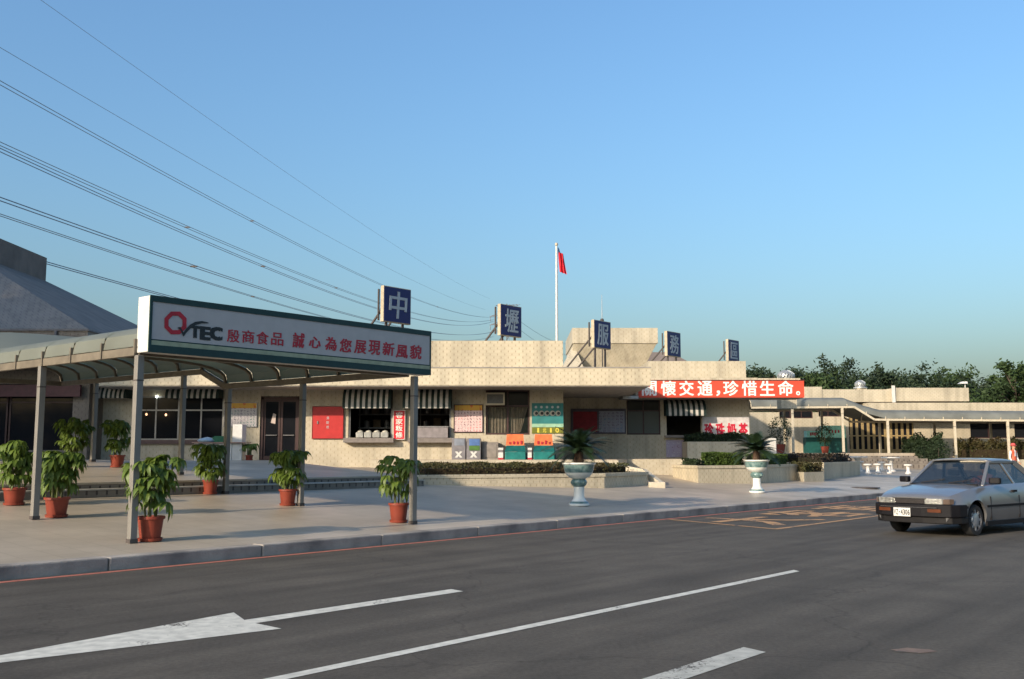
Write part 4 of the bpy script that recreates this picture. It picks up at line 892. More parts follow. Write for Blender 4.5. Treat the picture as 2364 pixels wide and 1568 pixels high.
# white serving cart on the platform
yc = 30.5; xc_ = XA(505, yc); zf = plat_z((xc_ * V.x + yc * V.y))
ct = thing('serving_cart', 'white serving cart with tall side cabinet beside the menu poster', 'cart', (xc_, yc, zf))
x0, x1, x2 = XA(447, yc), XA(535, yc), XA(557, yc)
q = MB(); q.box(x0, x1 - 0.01, yc, yc + 0.55, zf, ZA(1021, yc) - 0.04); q.build('body', WHITEP, ct, bevel=0.01)
q = MB(); q.box(x0 - 0.05, x2 + 0.15, yc - 0.06, yc + 0.6, ZA(1021, yc) - 0.035, ZA(1021, yc)); q.build('top', mat('pinkish_wood_top', (0.35, 0.22, 0.17), rough=0.5), ct)
q = MB(); q.box(x1, x2, yc + 0.02, yc + 0.5, zf, ZA(1021, yc) - 0.04); q.box(x1, x2, yc + 0.02, yc + 0.5, ZA(1021, yc) + 0.004, ZA(980, yc)); q.build('side_cabinet', WHITEP, ct)
q = MB(); q.lathe([(0.0, 0.0), (0.26, 0.0), (0.30, 0.05), (0.22, 0.11), (0.0, 0.16)], 20, (XA(472, yc), yc + 0.25, ZA(1021, yc)), False)
one('covered_dish', q, mat('pale_blue_dish', (0.35, 0.45, 0.50), rough=0.3), 'round pale blue covered dish on the white serving cart', 'dish', smooth=True)
q = MB(); q.box(XA(487, yc), XA(512, yc), yc + 0.1, yc + 0.4, ZA(1021, yc) + 0.002, ZA(1009, yc)); q.box(XA(490, yc), XA(509, yc), yc + 0.12, yc + 0.38, ZA(1009, yc) + 0.001, ZA(1007, yc))
one('green_crate', q, mat('green_plastic', (0.03, 0.14, 0.07)), 'small green crate on the white serving cart', 'crate')
# small lamps glowing inside the left shop window
for px, py, lab, em in ((362, 916, 'tiny white lamp glowing under the shop eave', (0.9, 1.0, 0.95, 6.0)), (338, 957, 'left of two tiny orange lamps in the dark shop window', (1.0, 0.5, 0.25, 1.2)), (383, 958, 'right of two tiny orange lamps in the dark shop window', (1.0, 0.55, 0.3, 1.4))):
    p_ = atY(px, py, YA - 0.05); t = thing('lamp', lab, 'lamp', tuple(p_)); q = MB(); q.lathe([(0.005, -0.045), (0.035, -0.02), (0.04, 0.01), (0.02, 0.045)], 10, tuple(p_)); q.build('bulb', mat('lamp_%d' % px, (0.8, 0.8, 0.8), emit=em), t)
    q = MB(); q.tube([(p_.x, p_.y, p_.z + 0.045), (p_.x, p_.y, p_.z + 0.16)], 0.012, 6); q.build('holder', IRON, t)

# flagpole with a limp flag
yf = 38.5; xf = XA(1287, yf); zt = ZA(553, yf)
fp = thing('flagpole', 'tall white flagpole rising behind the tiled parapet', 'flagpole', (xf, yf, 4.35))
q = MB(); q.tube([(xf, yf, 4.3), (xf, yf, 6.5), (xf, yf, zt - 0.12)], [0.055, 0.05, 0.04], 10); q.build('pole', WHITEP, fp, smooth=True)
q = MB(); q.lathe([(0.0, 0), (0.05, 0.02), (0.065, 0.07), (0.05, 0.12), (0.0, 0.145)], 12, (xf, yf, zt - 0.12), False); q.build('finial', CREAMP, fp, smooth=True)
fl = thing('flag', 'limp red flag with dark blue corner on the flagpole', 'flag', (xf, yf, ZA(625, yf)))
def flag_part(name, za, zb, wa, wb, m):
    q = MB(); R_, C_ = 12, 10; vs = []
    for i in range(R_ + 1):
        s_ = i / R_; z = za + (zb - za) * s_; w_ = wa + (wb - wa) * s_; off = 0.02 + 0.10 * max(0, (za - z) / 1.2) ** 1.2 if name == 'red_field' else 0.02
        for j in range(C_ + 1):
            r_ = j / C_; vs.append((xf + 0.045 + off + r_ * w_, yf + 0.05 * math.sin(r_ * 14 + s_ * 2), z - r_ * 0.10))
    q.add(vs, [(i * (C_ + 1) + j, i * (C_ + 1) + j + 1, (i + 1) * (C_ + 1) + j + 1, (i + 1) * (C_ + 1) + j) for i in range(R_) for j in range(C_)]); q.build(name, m, fl, smooth=True)
flag_part('blue_canton', ZA(562, yf), ZA(573, yf), 0.05, 0.09, mat('flag_blue', (0.015, 0.02, 0.12), rough=0.8))
flag_part('red_field', ZA(573, yf), ZA(622, yf), 0.20, 0.27, mat('flag_red', (0.55, 0.015, 0.03), rough=0.8))
# aerials
yv = 44.0; t = thing('whip_aerial', 'thin whip aerial with ball above the third blue roof sign', 'aerial', (XA(1393, yv), yv, 4.34)); x_ = XA(1393, yv)
q = MB(); q.tube([(x_, yv, 4.34), (x_, yv, ZA(740, yv))], 0.03, 6); q.build('mast', IRON, t); q = MB(); q.tube([(x_, yv, ZA(733, yv)), (x_, yv, ZA(676, yv))], [0.016, 0.008], 6); q.build('whip', FRAMEG, t)
q = MB(); q.lathe([(0.0, -0.09), (0.065, -0.065), (0.09, 0), (0.065, 0.065), (0.0, 0.09)], 12, (x_, yv, ZA(737, yv)), False); q.build('ball', IRON, t, smooth=True)
yv = 40.5; t = thing('tv_aerial', 'flat rod television aerial above the second blue roof sign', 'aerial', (XA(1170, yv), yv, 4.34)); x_ = XA(1170, yv)
q = MB(); q.tube([(x_, yv, 4.34), (x_, yv, ZA(698, yv))], 0.02, 6); q.build('mast', IRON, t)
q = MB(); q.tube([(XA(1144, yv), yv, ZA(702, yv)), (XA(1196, yv), yv + 0.3, ZA(698, yv))], 0.014, 6); q.build('boom', FRAMEG, t)
for k in range(7):
    s_ = k / 6; xx = XA(1146, yv) + (XA(1194, yv) - XA(1146, yv)) * s_; q = MB(); q.tube([(xx + 0.12, yv - 0.25, ZA(701.5, yv)), (xx - 0.02, yv + 0.45, ZA(700, yv) + 0.02)], 0.008, 5); q.build('rod', FRAMEG, t)
# roof vents: turbine dome, small dome, floodlight
VENT = mat('galvanised', (0.42, 0.43, 0.42), rough=0.4, metal=0.5, scale=8)
def dome(px, py0, py1, Y, wpx, lab):
    x_ = XA(px, Y); z0_, z1_ = ZA(py1, Y), ZA(py0, Y); r = wpx / 2 / 2331 * Y; h = z1_ - z0_; t = thing('roof_vent', lab, 'roof vent', (x_, Y, z0_))
    q = MB(); q.lathe([(r, 0), (r * 1.0, h * 0.12), (r * 0.62, h * 0.22), (r * 0.60, h * 0.30)], 20, (x_, Y, z0_)); q.build('collar', VENT, t, smooth=True)
    for k in range(16):
        a = 2 * math.pi * k / 16; q = MB(); pts = []
        for s_ in (0, 0.25, 0.5, 0.75, 1.0):
            rr = r * (0.58 + 0.16 * math.sin(math.pi * s_)) * (1 - 0.72 * s_ ** 3); pts.append((x_ + rr * math.cos(a + 0.5 * s_), Y + rr * math.sin(a + 0.5 * s_), z0_ + h * (0.3 + 0.6 * s_)))
        q.tube(pts, r * 0.13, 4); q.build('vane', VENT, t)
    q = MB(); q.lathe([(r * 0.28, 0), (r * 0.15, h * 0.08), (0.0, h * 0.11)], 12, (x_, Y, z0_ + h * 0.89), False); q.build('cap', VENT, t)
    q = MB(); q.box(x_ - r * 0.7, x_ + r * 0.7, Y - r * 0.7, Y + r * 0.7, z0_ - 1.2, z0_ - 0.002); q.build('curb', TILE2, t)
dome(1820, 854, 882, 45.0, 52, 'round galvanised turbine vent above the red banner end')
dome(1992, 877, 897, 69.0, 32, 'small round vent on the far wing parapet')
t = thing('floodlight', 'small white floodlight on the far wing roof corner', 'floodlight', (XA(2236, 67), 67, ZA(896, 67))); x_ = XA(2236, 67)
q = MB(); q.tube([(x_, 67, ZA(898, 67)), (x_, 67, ZA(886, 67))], 0.03, 6); q.build('stem', WHITEP, t); q = MB(); q.prism([(x_ - 0.45, 66.8), (x_ + 0.1, 66.8), (x_ + 0.1, 67.2), (x_ - 0.45, 67.2)], ZA(886, 67), ZA(881, 67), top=[(x_ - 0.2, 66.85), (x_ + 0.1, 66.85), (x_ + 0.1, 67.15), (x_ - 0.2, 67.15)]); q.build('lamp_head', WHITEP, t)

# ================================================================== PYLON AND POWER LINES
yp = 400.0; xp = XA(1166, yp); PY = thing('pylon', 'distant lattice pylon mostly hidden behind the second blue roof sign', 'pylon', (xp, yp, 0))
GALV = mat('pylon_steel', (0.20, 0.22, 0.24), rough=0.6)
ztop = ZA(712, yp); lev = [0, 12, 22, 30, 37, 43, 48, 52, ztop]
def hw(z): return 4.2 * (1 - z / ztop) + 0.7
for sx in (-1, 1):
    for sy in (-1, 1):
        q = MB(); q.tube([(xp + sx * hw(z), yp + sy * hw(z), z) for z in (0, 30, ztop)], 0.16, 5); q.build('leg', GALV, PY)
for z0_, z1_ in zip(lev[:-1], lev[1:]):
    q = MB()
    for sy in (-1, 1):
        q.tube([(xp - hw(z0_), yp + sy * hw(z0_), z0_), (xp + hw(z1_), yp + sy * hw(z1_), z1_)], 0.08, 4); q.tube([(xp + hw(z0_), yp + sy * hw(z0_), z0_), (xp - hw(z1_), yp + sy * hw(z1_), z1_)], 0.08, 4)
        q.tube([(xp - hw(z1_), yp + sy * hw(z1_), z1_), (xp + hw(z1_), yp + sy * hw(z1_), z1_)], 0.08, 4)
    q.build('lattice', GALV, PY)
for zz in (ZA(728, yp), ZA(748, yp), ZA(766, yp)):
    q = MB(); q.tube([(xp - 6.2, yp, zz), (xp - 1, yp, zz + 0.6), (xp + 1, yp, zz + 0.6), (xp + 6.2, yp, zz)], 0.2, 5); q.tube([(xp - 6.2, yp, zz), (xp, yp, zz + 2.2), (xp + 6.2, yp, zz)], 0.12, 4)
    q.build('cross_arm', GALV, PY)
    for sx in (-1, 1):
        q = MB(); q.tube([(xp + sx * 6, yp, zz), (xp + sx * 6, yp, zz - 2.0)], 0.14, 5); q.build('insulator', GALV, PY)
WIRE = mat('weathered_cable', (0.22, 0.26, 0.28), rough=0.6); WIRE2 = mat('pale_thin_cable', (0.27, 0.32, 0.36), rough=0.6)
DIRP = Vector((27.4, 340.0, 0)).normalized()
def wire(name, pts, offx, lab, r, pair=0.0, m=WIRE, spacers=()):
    """cable hung in a vertical plane that runs from the far pylon to the near left; pts are sighted on that plane"""
    nrm = Vector((DIRP.y, -DIRP.x, 0)); base = Vector((xp + offx, yp, 0)); W = []
    for px, py in pts:
        d = ray(px, py); t = base.dot(nrm) / d.dot(nrm); p_ = d * t; W.append(Vector((p_.x, p_.y, p_.z + EZ)))
    s = [(w - base).dot(-DIRP) for w in W]; S = np.array(s); Z = np.array([w.z for w in W])
    co = np.polyfit(S, Z, 2); ss = np.linspace(min(S) , max(S) + (40 if name else 0), 60)
    root = thing('power_line', lab, 'cable', tuple(base + Vector((0, 0, float(np.polyval(co, S.min()))))), 0, 'power lines from the far pylon')
    for off in ((-pair / 2, pair / 2) if pair else (0.0,)):
        q = MB(); P = [base - DIRP * float(x) + Vector((off, 0, float(np.polyval(co, x)))) for x in ss]
        q.tube(P, r * 1.55, 4); q.build('conductor', m, root)
    for px in spacers:
        k = min(range(len(ss)), key=lambda i: abs((lambda p_: CX_ + 2331 * p_.x / p_.y)(base - DIRP * float(ss[i])) - px))
        c_ = base - DIRP * float(ss[k]); z = float(np.polyval(co, ss[k])); q = MB(); q.bar((c_.x - pair / 2, c_.y, z), (c_.x + pair / 2, c_.y, z), 0.11); q.build('spacer', IRON, root)
    return root
wire('a', [(100, 0), (400, 218), (740, 456), (960, 595), (1130, 690)], -2.0, 'thin topmost overhead wire crossing to the top left edge', 0.012, 0, WIRE2)
wire('b', [(0, 112), (300, 285), (600, 456), (900, 622), (1120, 715)], 1.5, 'thin second overhead wire from the top', 0.012, 0, WIRE2)
wire('c', [(0, 184), (300, 357), (575, 513), (870, 655), (1010, 706), (1140, 733)], -5.5, 'dark double power line meeting the left blue roof sign', 0.020, 0.5, WIRE, (578, 1010))
wire('d', [(0, 322), (220, 430), (430, 525), (575, 597), (860, 690), (1140, 738)], -6.0, 'dark double power line third from the top', 0.020, 0.55, WIRE, (428, 775))
wire('e', [(0, 338), (220, 448), (430, 540), (575, 610), (860, 706), (1140, 742)], 4.0, 'paler double power line just under the dark third one', 0.018, 0.4, WIRE2, (575,))
wire('f', [(0, 446), (200, 534), (420, 612), (640, 682), (880, 742), (1140, 766)], 5.0, 'pale double power line above the lowest dark pair', 0.020, 0.5, WIRE2, (420,))
wire('g', [(0, 474), (300, 588), (570, 694), (700, 735), (1000, 775), (1140, 778)], -6.0, 'lowest dark double power line passing behind the long sign board', 0.020, 0.42, WIRE, (570,))
wire('h', [(60, 592), (150, 618), (330, 672), (600, 738), (1140, 795)], 5.5, 'faint double power line from the hall roof to the sign board', 0.018, 0.4, WIRE2)

for px1, py1, z_, lab in ((1300, 772, 728, 'upper faint cable leaving the far pylon to the right'), (1300, 800, 748, 'lower faint cable leaving the far pylon to the right')):
    p0 = Vector((xp + 6, yp, ZA(z_, yp) - 2)); p1 = atY(px1 + 60, py1 + 14, 520.0); pts = [p0 + (p1 - p0) * (k / 12) - Vector((0, 0, 5.0 * math.sin(math.pi * k / 12))) for k in range(13)]
    t = thing('power_line', lab, 'cable', tuple(p0), 0, 'power lines from the far pylon'); q = MB(); q.tube(pts, 0.07, 4); q.build('conductor', WIRE2, t)
# kitchen fittings seen through the two hatches
KS = mat('kitchen_steel', (0.16, 0.15, 0.14), rough=0.4, metal=0.3); CT = mat('carton_brown', (0.14, 0.10, 0.06), rough=0.9)
for hh, lab in ((hatch1, 'dim steel kitchen shelf inside the hatch right of the red cabinet'), (hatch2, 'dim steel kitchen shelf inside the hatch behind the canopy post')):
    t = thing('kitchen_shelf', lab, 'shelf', ((hh[0] + hh[1]) / 2, 37.2, 1.27))
    for k in range(3):
        q = MB(); q.box(hh[0] + 0.1, hh[1] + 0.5, 37.1, 37.5, 1.9 + 0.5 * k, 1.94 + 0.5 * k); q.build('shelf_board', KS, t)
        for j in range(4):
            xx = hh[0] + 0.25 + j * 0.38 + random.uniform(-0.05, 0.05); h_ = random.uniform(0.18, 0.36); q = MB()
            if j % 2: q.box(xx, xx + 0.26, 37.15, 37.4, 1.941 + 0.5 * k, 1.941 + 0.5 * k + h_); q.build('carton', CT, t)
            else: q.lathe([(0.11, 0), (0.12, h_), (0.05, h_ + 0.02), (0.0, h_ + 0.05)], 12, (xx + 0.12, 37.28, 1.941 + 0.5 * k)); q.build('pot', KS, t, True)
    for xx in (hh[0] + 0.1, hh[1] + 0.46):
        q = MB(); q.box(xx, xx + 0.04, 37.3, 37.34, 1.27, 3.2); q.build('upright', KS, t)

# ================================================================== PLANTERS AND HEDGES
def inset(poly, d):
    c = Vector((sum(p[0] for p in poly) / len(poly), sum(p[1] for p in poly) / len(poly)))
    return [tuple(c + (Vector(p) - c) * (1 - d / max(0.3, (Vector(p) - c).length))) for p in poly]
def planter(poly, zt, lab, m=TILE, coping=True, soil=EARTH):
    z0 = min(gz(*p) for p in poly) - 0.15; c = (sum(p[0] for p in poly) / len(poly), sum(p[1] for p in poly) / len(poly))
    t = thing('planter', lab, 'planter', (c[0], c[1], gz(*c)))
    inn = inset(poly, 0.22); n = len(poly); zc = zt - (0.10 if coping else 0.0)
    q = MB(); q.add([(p[0], p[1], z0) for p in poly] + [(p[0], p[1], zc) for p in poly] + [(p[0], p[1], zc) for p in inn] + [(p[0], p[1], zc - 0.25) for p in inn],
          [(i, (i + 1) % n, n + (i + 1) % n, n + i) for i in range(n)] + [(n + i, n + (i + 1) % n, 2 * n + (i + 1) % n, 2 * n + i) for i in range(n)] + [(2 * n + i, 2 * n + (i + 1) % n, 3 * n + (i + 1) % n, 3 * n + i) for i in range(n)])
    q.build('wall', m, t)
    if coping:
        out = inset(poly, -0.04); i2 = inset(poly, 0.25); q = MB()
        q.add([(p[0], p[1], zc + 0.003) for p in out] + [(p[0], p[1], zt) for p in out] + [(p[0], p[1], zt) for p in i2] + [(p[0], p[1], zc + 0.003) for p in i2],
              [(i, (i + 1) % n, n + (i + 1) % n, n + i) for i in range(n)] + [(n + i, n + (i + 1) % n, 2 * n + (i + 1) % n, 2 * n + i) for i in range(n)] + [(2 * n + i, 2 * n + (i + 1) % n, 3 * n + (i + 1) % n, 3 * n + i) for i in range(n)] + [(3 * n + i, 3 * n + (i + 1) % n, (i + 1) % n, i) for i in range(n)])
        q.build('coping', TILE, t)
    q = MB(); q.add([(p[0], p[1], zt - 0.07) for p in inn], [tuple(range(n))]); q.build('soil', soil, t)
    return t
def in_poly(P, poly):
    x, y = P[:, 0], P[:, 1]; ins = np.zeros(len(P), bool); n = len(poly); j = n - 1
    for i in range(n):
        xi, yi = poly[i]; xj, yj = poly[j]; c = ((yi > y) != (yj > y)) & (x < (xj - xi) * (y - yi) / (yj - yi + 1e-12) + xi); ins ^= c; j = i
    return ins
def hedge(name, poly, z0, z1, n, size, m, lab, lumps=0.05, cat='hedge', ztop=None):
    c = (sum(p[0] for p in poly) / len(poly), sum(p[1] for p in poly) / len(poly)); t = thing(name, lab, cat, (c[0], c[1], z0))
    xs = [p[0] for p in poly]; ys = [p[1] for p in poly]
    P = RNG.uniform((min(xs), min(ys), 0), (max(xs), max(ys), 1), (n * 3, 3)); P = P[in_poly(P, poly)][:n]
    h = 1 - (1 - P[:, 2]) ** 1.25
    top = (z1 - z0) * (0.9 + lumps * np.sin(P[:, 0] * 5.1 + 1) + lumps * np.sin(P[:, 1] * 6.3 + P[:, 0] * 2.2))
    P[:, 2] = z0 + top * h
    v, qd = leaf_quads(P, size, 0.6, 0.5); np_mesh('foliage', v, qd, m, t)
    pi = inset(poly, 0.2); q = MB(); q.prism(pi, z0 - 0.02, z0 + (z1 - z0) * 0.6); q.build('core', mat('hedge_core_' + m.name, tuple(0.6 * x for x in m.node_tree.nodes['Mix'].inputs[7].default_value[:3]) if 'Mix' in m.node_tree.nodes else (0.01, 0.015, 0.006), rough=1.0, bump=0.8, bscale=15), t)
    return t
pl1 = [(-3.1, 27.5), (2.74, 30.06), (4.35, 32.5), (3.5, 34.1), (-4.6, 34.1)]
planter(pl1, 0.90, 'long low tiled planter with dark hedge in front of the teal booths')
hedge('hedge', inset([(-2.6, 28.3), (2.5, 30.5), (3.9, 32.6), (3.2, 33.7), (-4.0, 33.7)], 0.05), 0.82, 1.22, 17000, 0.075, HEDGE_D, 'long low dark hedge below the booths and bins')
# cream sloping kerb beside the path
q = MB(); a = atY(1447, 1083, 33.6); b2 = atY(1486, 1090, 33.2); c_ = atY(1526, 1120, 32.4); 
for p_, q_ in ((a, b2), (b2, c_)): q.bar(tuple(p_), tuple(q_), 0.16, 0.20)
one('ramp_wall', q, CREAMP, 'sloping cream handrail wall at the right end of the long planter', 'wall')
q = MB(); p_ = onG(1518, 1126); q.box(p_.x - 0.25, p_.x + 0.25, p_.y, p_.y + 0.3, p_.z - 0.1, p_.z + 0.17); one('stone_block', q, CREAMP, 'small cream block on the ground by the ramp foot', 'block', bevel=0.02)
pl2 = [(5.95, 37.4), (6.39, 34.75), (8.65, 35.92), (11.6, 40.2), (10.6, 41.8), (6.6, 38.4)]
planter(pl2, 1.07, 'angular tiled planter with bright green hedge behind the right urn')
hedge('hedge', [(6.9, 36.6), (8.35, 37.1), (8.7, 37.9), (7.1, 37.9)], 1.02, 1.56, 9000, 0.07, HEDGE_G, 'bright green clipped hedge, left of the right urn palm', 0.03)
hedge('hedge', [(8.55, 37.2), (9.3, 37.7), (11.0, 40.2), (10.2, 40.6)], 1.02, 1.50, 9000, 0.07, HEDGE_G, 'green clipped hedge, right of the right urn palm', 0.03)
hedge('low_shrub', [(6.15, 36.9), (6.5, 35.6), (6.9, 36.2), (6.7, 37.6)], 0.98, 1.3, 1500, 0.07, SHRUB, 'small dark shrub at the left corner of the angular planter', 0.08, 'shrub')
pl3 = [(XA(1585, 39.2), 39.0), (XA(1752, 39.2), 39.0), (XA(1752, 39.2), 40.2), (XA(1585, 39.2), 40.2)]
planter(pl3, ZA(1020, 39), 'grey raised planter box against the snack wing wall', TILE2, False)
hedge('low_shrub', inset(pl3, 0.05), ZA(1020, 39) - 0.08, ZA(1000, 39), 5000, 0.09, SHRUB, 'dark spreading shrub in the grey box below the milk tea poster', 0.12, 'shrub')
q = MB(); xq, yq = XA(1768, 41.5), 41.5; q.box(XA(1752, 41.5), XA(1790, 41.5), 41.3, 41.9, 1.2, ZA(1012, 41.5)); one('white_cabinet', q, WHITEP, 'white cabinet standing behind the right urn palm', 'cabinet', bevel=0.02)
a = onG(1862, 1112); pl4 = [(a.x - 0.15, a.y - 0.2), (a.x + 0.9, a.y + 0.7), (a.x + 1.0, a.y + 2.0), (a.x - 0.3, a.y + 1.6)]
planter(pl4, gz(a.x, a.y) + 0.36, 'small low planter with dark shrub right of the angular planter', TILE2, False)
hedge('low_shrub', inset(pl4, 0.05), gz(a.x, a.y) + 0.3, gz(a.x, a.y) + 0.72, 2600, 0.09, HEDGE_D, 'small dark shrub in the low planter right of the angular one', 0.1, 'shrub')
a = onG(1903, 1107); bq = onG(1986, 1097); pl5 = [(a.x, a.y), (bq.x, bq.y), (bq.x - 1.6, bq.y + 3.2), (a.x - 3.2, a.y + 4.6)]
planter(pl5, gz(a.x, a.y) + 0.68, 'far tiled planter with reddish hedge left of the white stools', TILE2, True)
hedge('hedge', inset(pl5, 0.4), gz(a.x, a.y) + 0.62, gz(a.x, a.y) + 1.05, 6000, 0.10, HEDGE_R, 'reddish brown low hedge in the far planter', 0.06)

# ================================================================== URNS WITH CYCADS
URN = mat('glazed_urn_white', (0.74, 0.73, 0.66), rough=0.25, var=0.05, coat=0.3)
URNG = mat('glazed_urn_green', (0.20, 0.28, 0.26), rough=0.3, col2=(0.05, 0.12, 0.115), scale=14, coat=0.3)
def frond_mesh():
    v = []; f = []; N = 22; L_ = 0.95
    def ax(s): return Vector((L_ * (s * 0.92), 0, 0.42 * L_ * s - 0.62 * L_ * s * s))
    for i in range(N):
        s = 0.10 + 0.9 * i / N; p = ax(s); d = (ax(s + 0.02) - ax(s)).normalized(); ll = 0.24 * math.sin(math.pi * min(1, 0.12 + 0.86 * s)) + 0.03
        for sg in (-1, 1):
            q = p + d * ll * 0.55 + Vector((0, sg * ll * 0.85, -ll * 0.1 + 0.03)); wv = d * 0.021
            n = len(v); v += [tuple(p - wv), tuple(p + wv), tuple(q)]; f.append((n, n + 1, n + 2))
    for i in range(10):
        a, b_ = ax(i / 10), ax((i + 1) / 10); n = len(v); w = 0.012 * (1 - i / 11)
        v += [(a.x, -w, a.z), (a.x, w, a.z), (b_.x, w, b_.z), (b_.x, -w, b_.z)]; f.append((n, n + 1, n + 2, n + 3))
    me = bpy.data.meshes.new('frond'); me.from_pydata(v, [], f); me.materials.append(CYCAD); me.update(); return me
FROND = frond_mesh()
def cycad(t, z, n=30, s=1.0, trunk=0.3, loc=(0, 0)):
    q = MB(); q.lathe([(0.10, 0), (0.12, trunk * 0.3), (0.105, trunk * 0.6), (0.11, trunk * 0.85), (0.05, trunk)], 12, (loc[0], loc[1], z)); q.build('trunk', mat('cycad_trunk', (0.09, 0.055, 0.035), rough=0.95, bump=1.0, bscale=40), t, local=True)
    for k in range(n):
        o = bpy.data.objects.new('frond', FROND); COL.objects.link(o); o.parent = t; MW[o] = MW[t]
        o.location = (loc[0], loc[1], z + trunk - 0.04); el = random.uniform(-0.55, 0.45) if k % 3 else random.uniform(-1.1, -0.5)
        o.rotation_euler = Euler((random.uniform(-0.3, 0.3), el, k * 2.4 + random.uniform(-0.2, 0.2)), 'XYZ'); o.scale = (s * random.uniform(0.75, 1.0),) * 3
def urn_at(p, lab, plab):
    t = thing('urn', lab, 'urn', tuple(p))
    q = MB(); q.lathe([(0.0, 0), (0.245, 0), (0.25, 0.035), (0.24, 0.05)], 28, caps=False); q.build('foot_ring', URN, t, True, local=True)
    q = MB(); q.lathe([(0.235, 0.05), (0.215, 0.085), (0.19, 0.10)], 28, caps=False); q.build('foot_band', URNG, t, True, local=True)
    q = MB(); q.lathe([(0.188, 0.10), (0.145, 0.15), (0.13, 0.20), (0.122, 0.33), (0.128, 0.44)], 28, caps=False); q.build('column', URN, t, True, local=True)
    q = MB(); q.lathe([(0.130, 0.44), (0.165, 0.475), (0.19, 0.52), (0.195, 0.56), (0.17, 0.60), (0.15, 0.625)], 28, caps=False); kn = q.build('knop', URNG, t, True, local=True)
    for k in range(4):
        a = k * math.pi / 2 + 0.6; q = MB(); q.lathe([(0.0, -0.045), (0.04, -0.02), (0.045, 0.02), (0.0, 0.05)], 8, (0.195 * math.cos(a), 0.195 * math.sin(a), 0.54), False); q.build('boss', URNG, kn, True, local=True)
    q = MB(); q.lathe([(0.15, 0.625), (0.24, 0.665), (0.305, 0.73), (0.33, 0.775)], 28, caps=False); q.build('bowl', URN, t, True, local=True)
    q = MB(); q.lathe([(0.331, 0.775), (0.352, 0.84), (0.368, 0.92), (0.372, 0.955)], 28, caps=False); q.build('bowl_band', URNG, t, True, local=True)
    q = MB(); q.lathe([(0.373, 0.955), (0.405, 0.975), (0.405, 1.005), (0.37, 1.01), (0.34, 0.96), (0.0, 0.95)], 28, caps=False); q.build('rim', URN, t, True, local=True)
    pt = thing('cycad', plab, 'plant', (p[0], p[1], p[2] + 0.955)); cycad(pt, 0.0, 46, 1.02, 0.34)
urn_at(onG(1337, 1167), 'ornate white and green glazed urn on a column in the middle of the plaza', 'dark cycad growing in the near glazed urn')
urn_at(onG(1748, 1137), 'white and green glazed urn on a column by the green clipped hedge', 'cycad growing in the urn by the green hedge')
# ================================================================== POTTED PLANTS ALONG THE CANOPY
def leaf_mesh(seed):
    rnd = random.Random(seed); v = []; f = []; k = 6
    pl = 0.10
    v += [(0, 0, 0), (0.004, 0, 0), (pl, 0.002, 0.03), (pl, -0.002, 0.03)]; f.append((0, 1, 2, 3))
    for i in range(k):
        a = (i - (k - 1) / 2) * 0.62 + rnd.uniform(-0.1, 0.1); L_ = rnd.uniform(0.20, 0.29); dr = rnd.uniform(0.75, 1.5)
        ca, sa_ = math.cos(a), math.sin(a)
        prof = [(0.0, 0.004), (0.25, 0.6), (0.55, 1.0), (0.8, 0.62), (1.0, 0.02)]; rows = []
        for s, w in prof:
            r = L_ * s * (0.75 - 0.25 * s * dr * 0.6); z = 0.03 + 0.05 * s - L_ * dr * 0.75 * s * s; hw_ = w * 0.043
            c = (pl + r * ca, r * sa_, z); n = len(v)
            v += [(c[0] - sa_ * hw_, c[1] + ca * hw_, c[2] + hw_ * 0.35), c, (c[0] + sa_ * hw_, c[1] - ca * hw_, c[2] + hw_ * 0.35)]; rows.append(n)
        for r0, r1 in zip(rows[:-1], rows[1:]): f += [(r0, r0 + 1, r1 + 1, r1), (r0 + 1, r0 + 2, r1 + 2, r1 + 1)]
    me = bpy.data.meshes.new('leaf'); me.from_pydata(v, [], f); me.materials.append(LEAF); me.polygons.foreach_set('use_smooth', [True] * len(me.polygons)); me.update(); return me
LEAVES = [leaf_mesh(s) for s in range(5)]
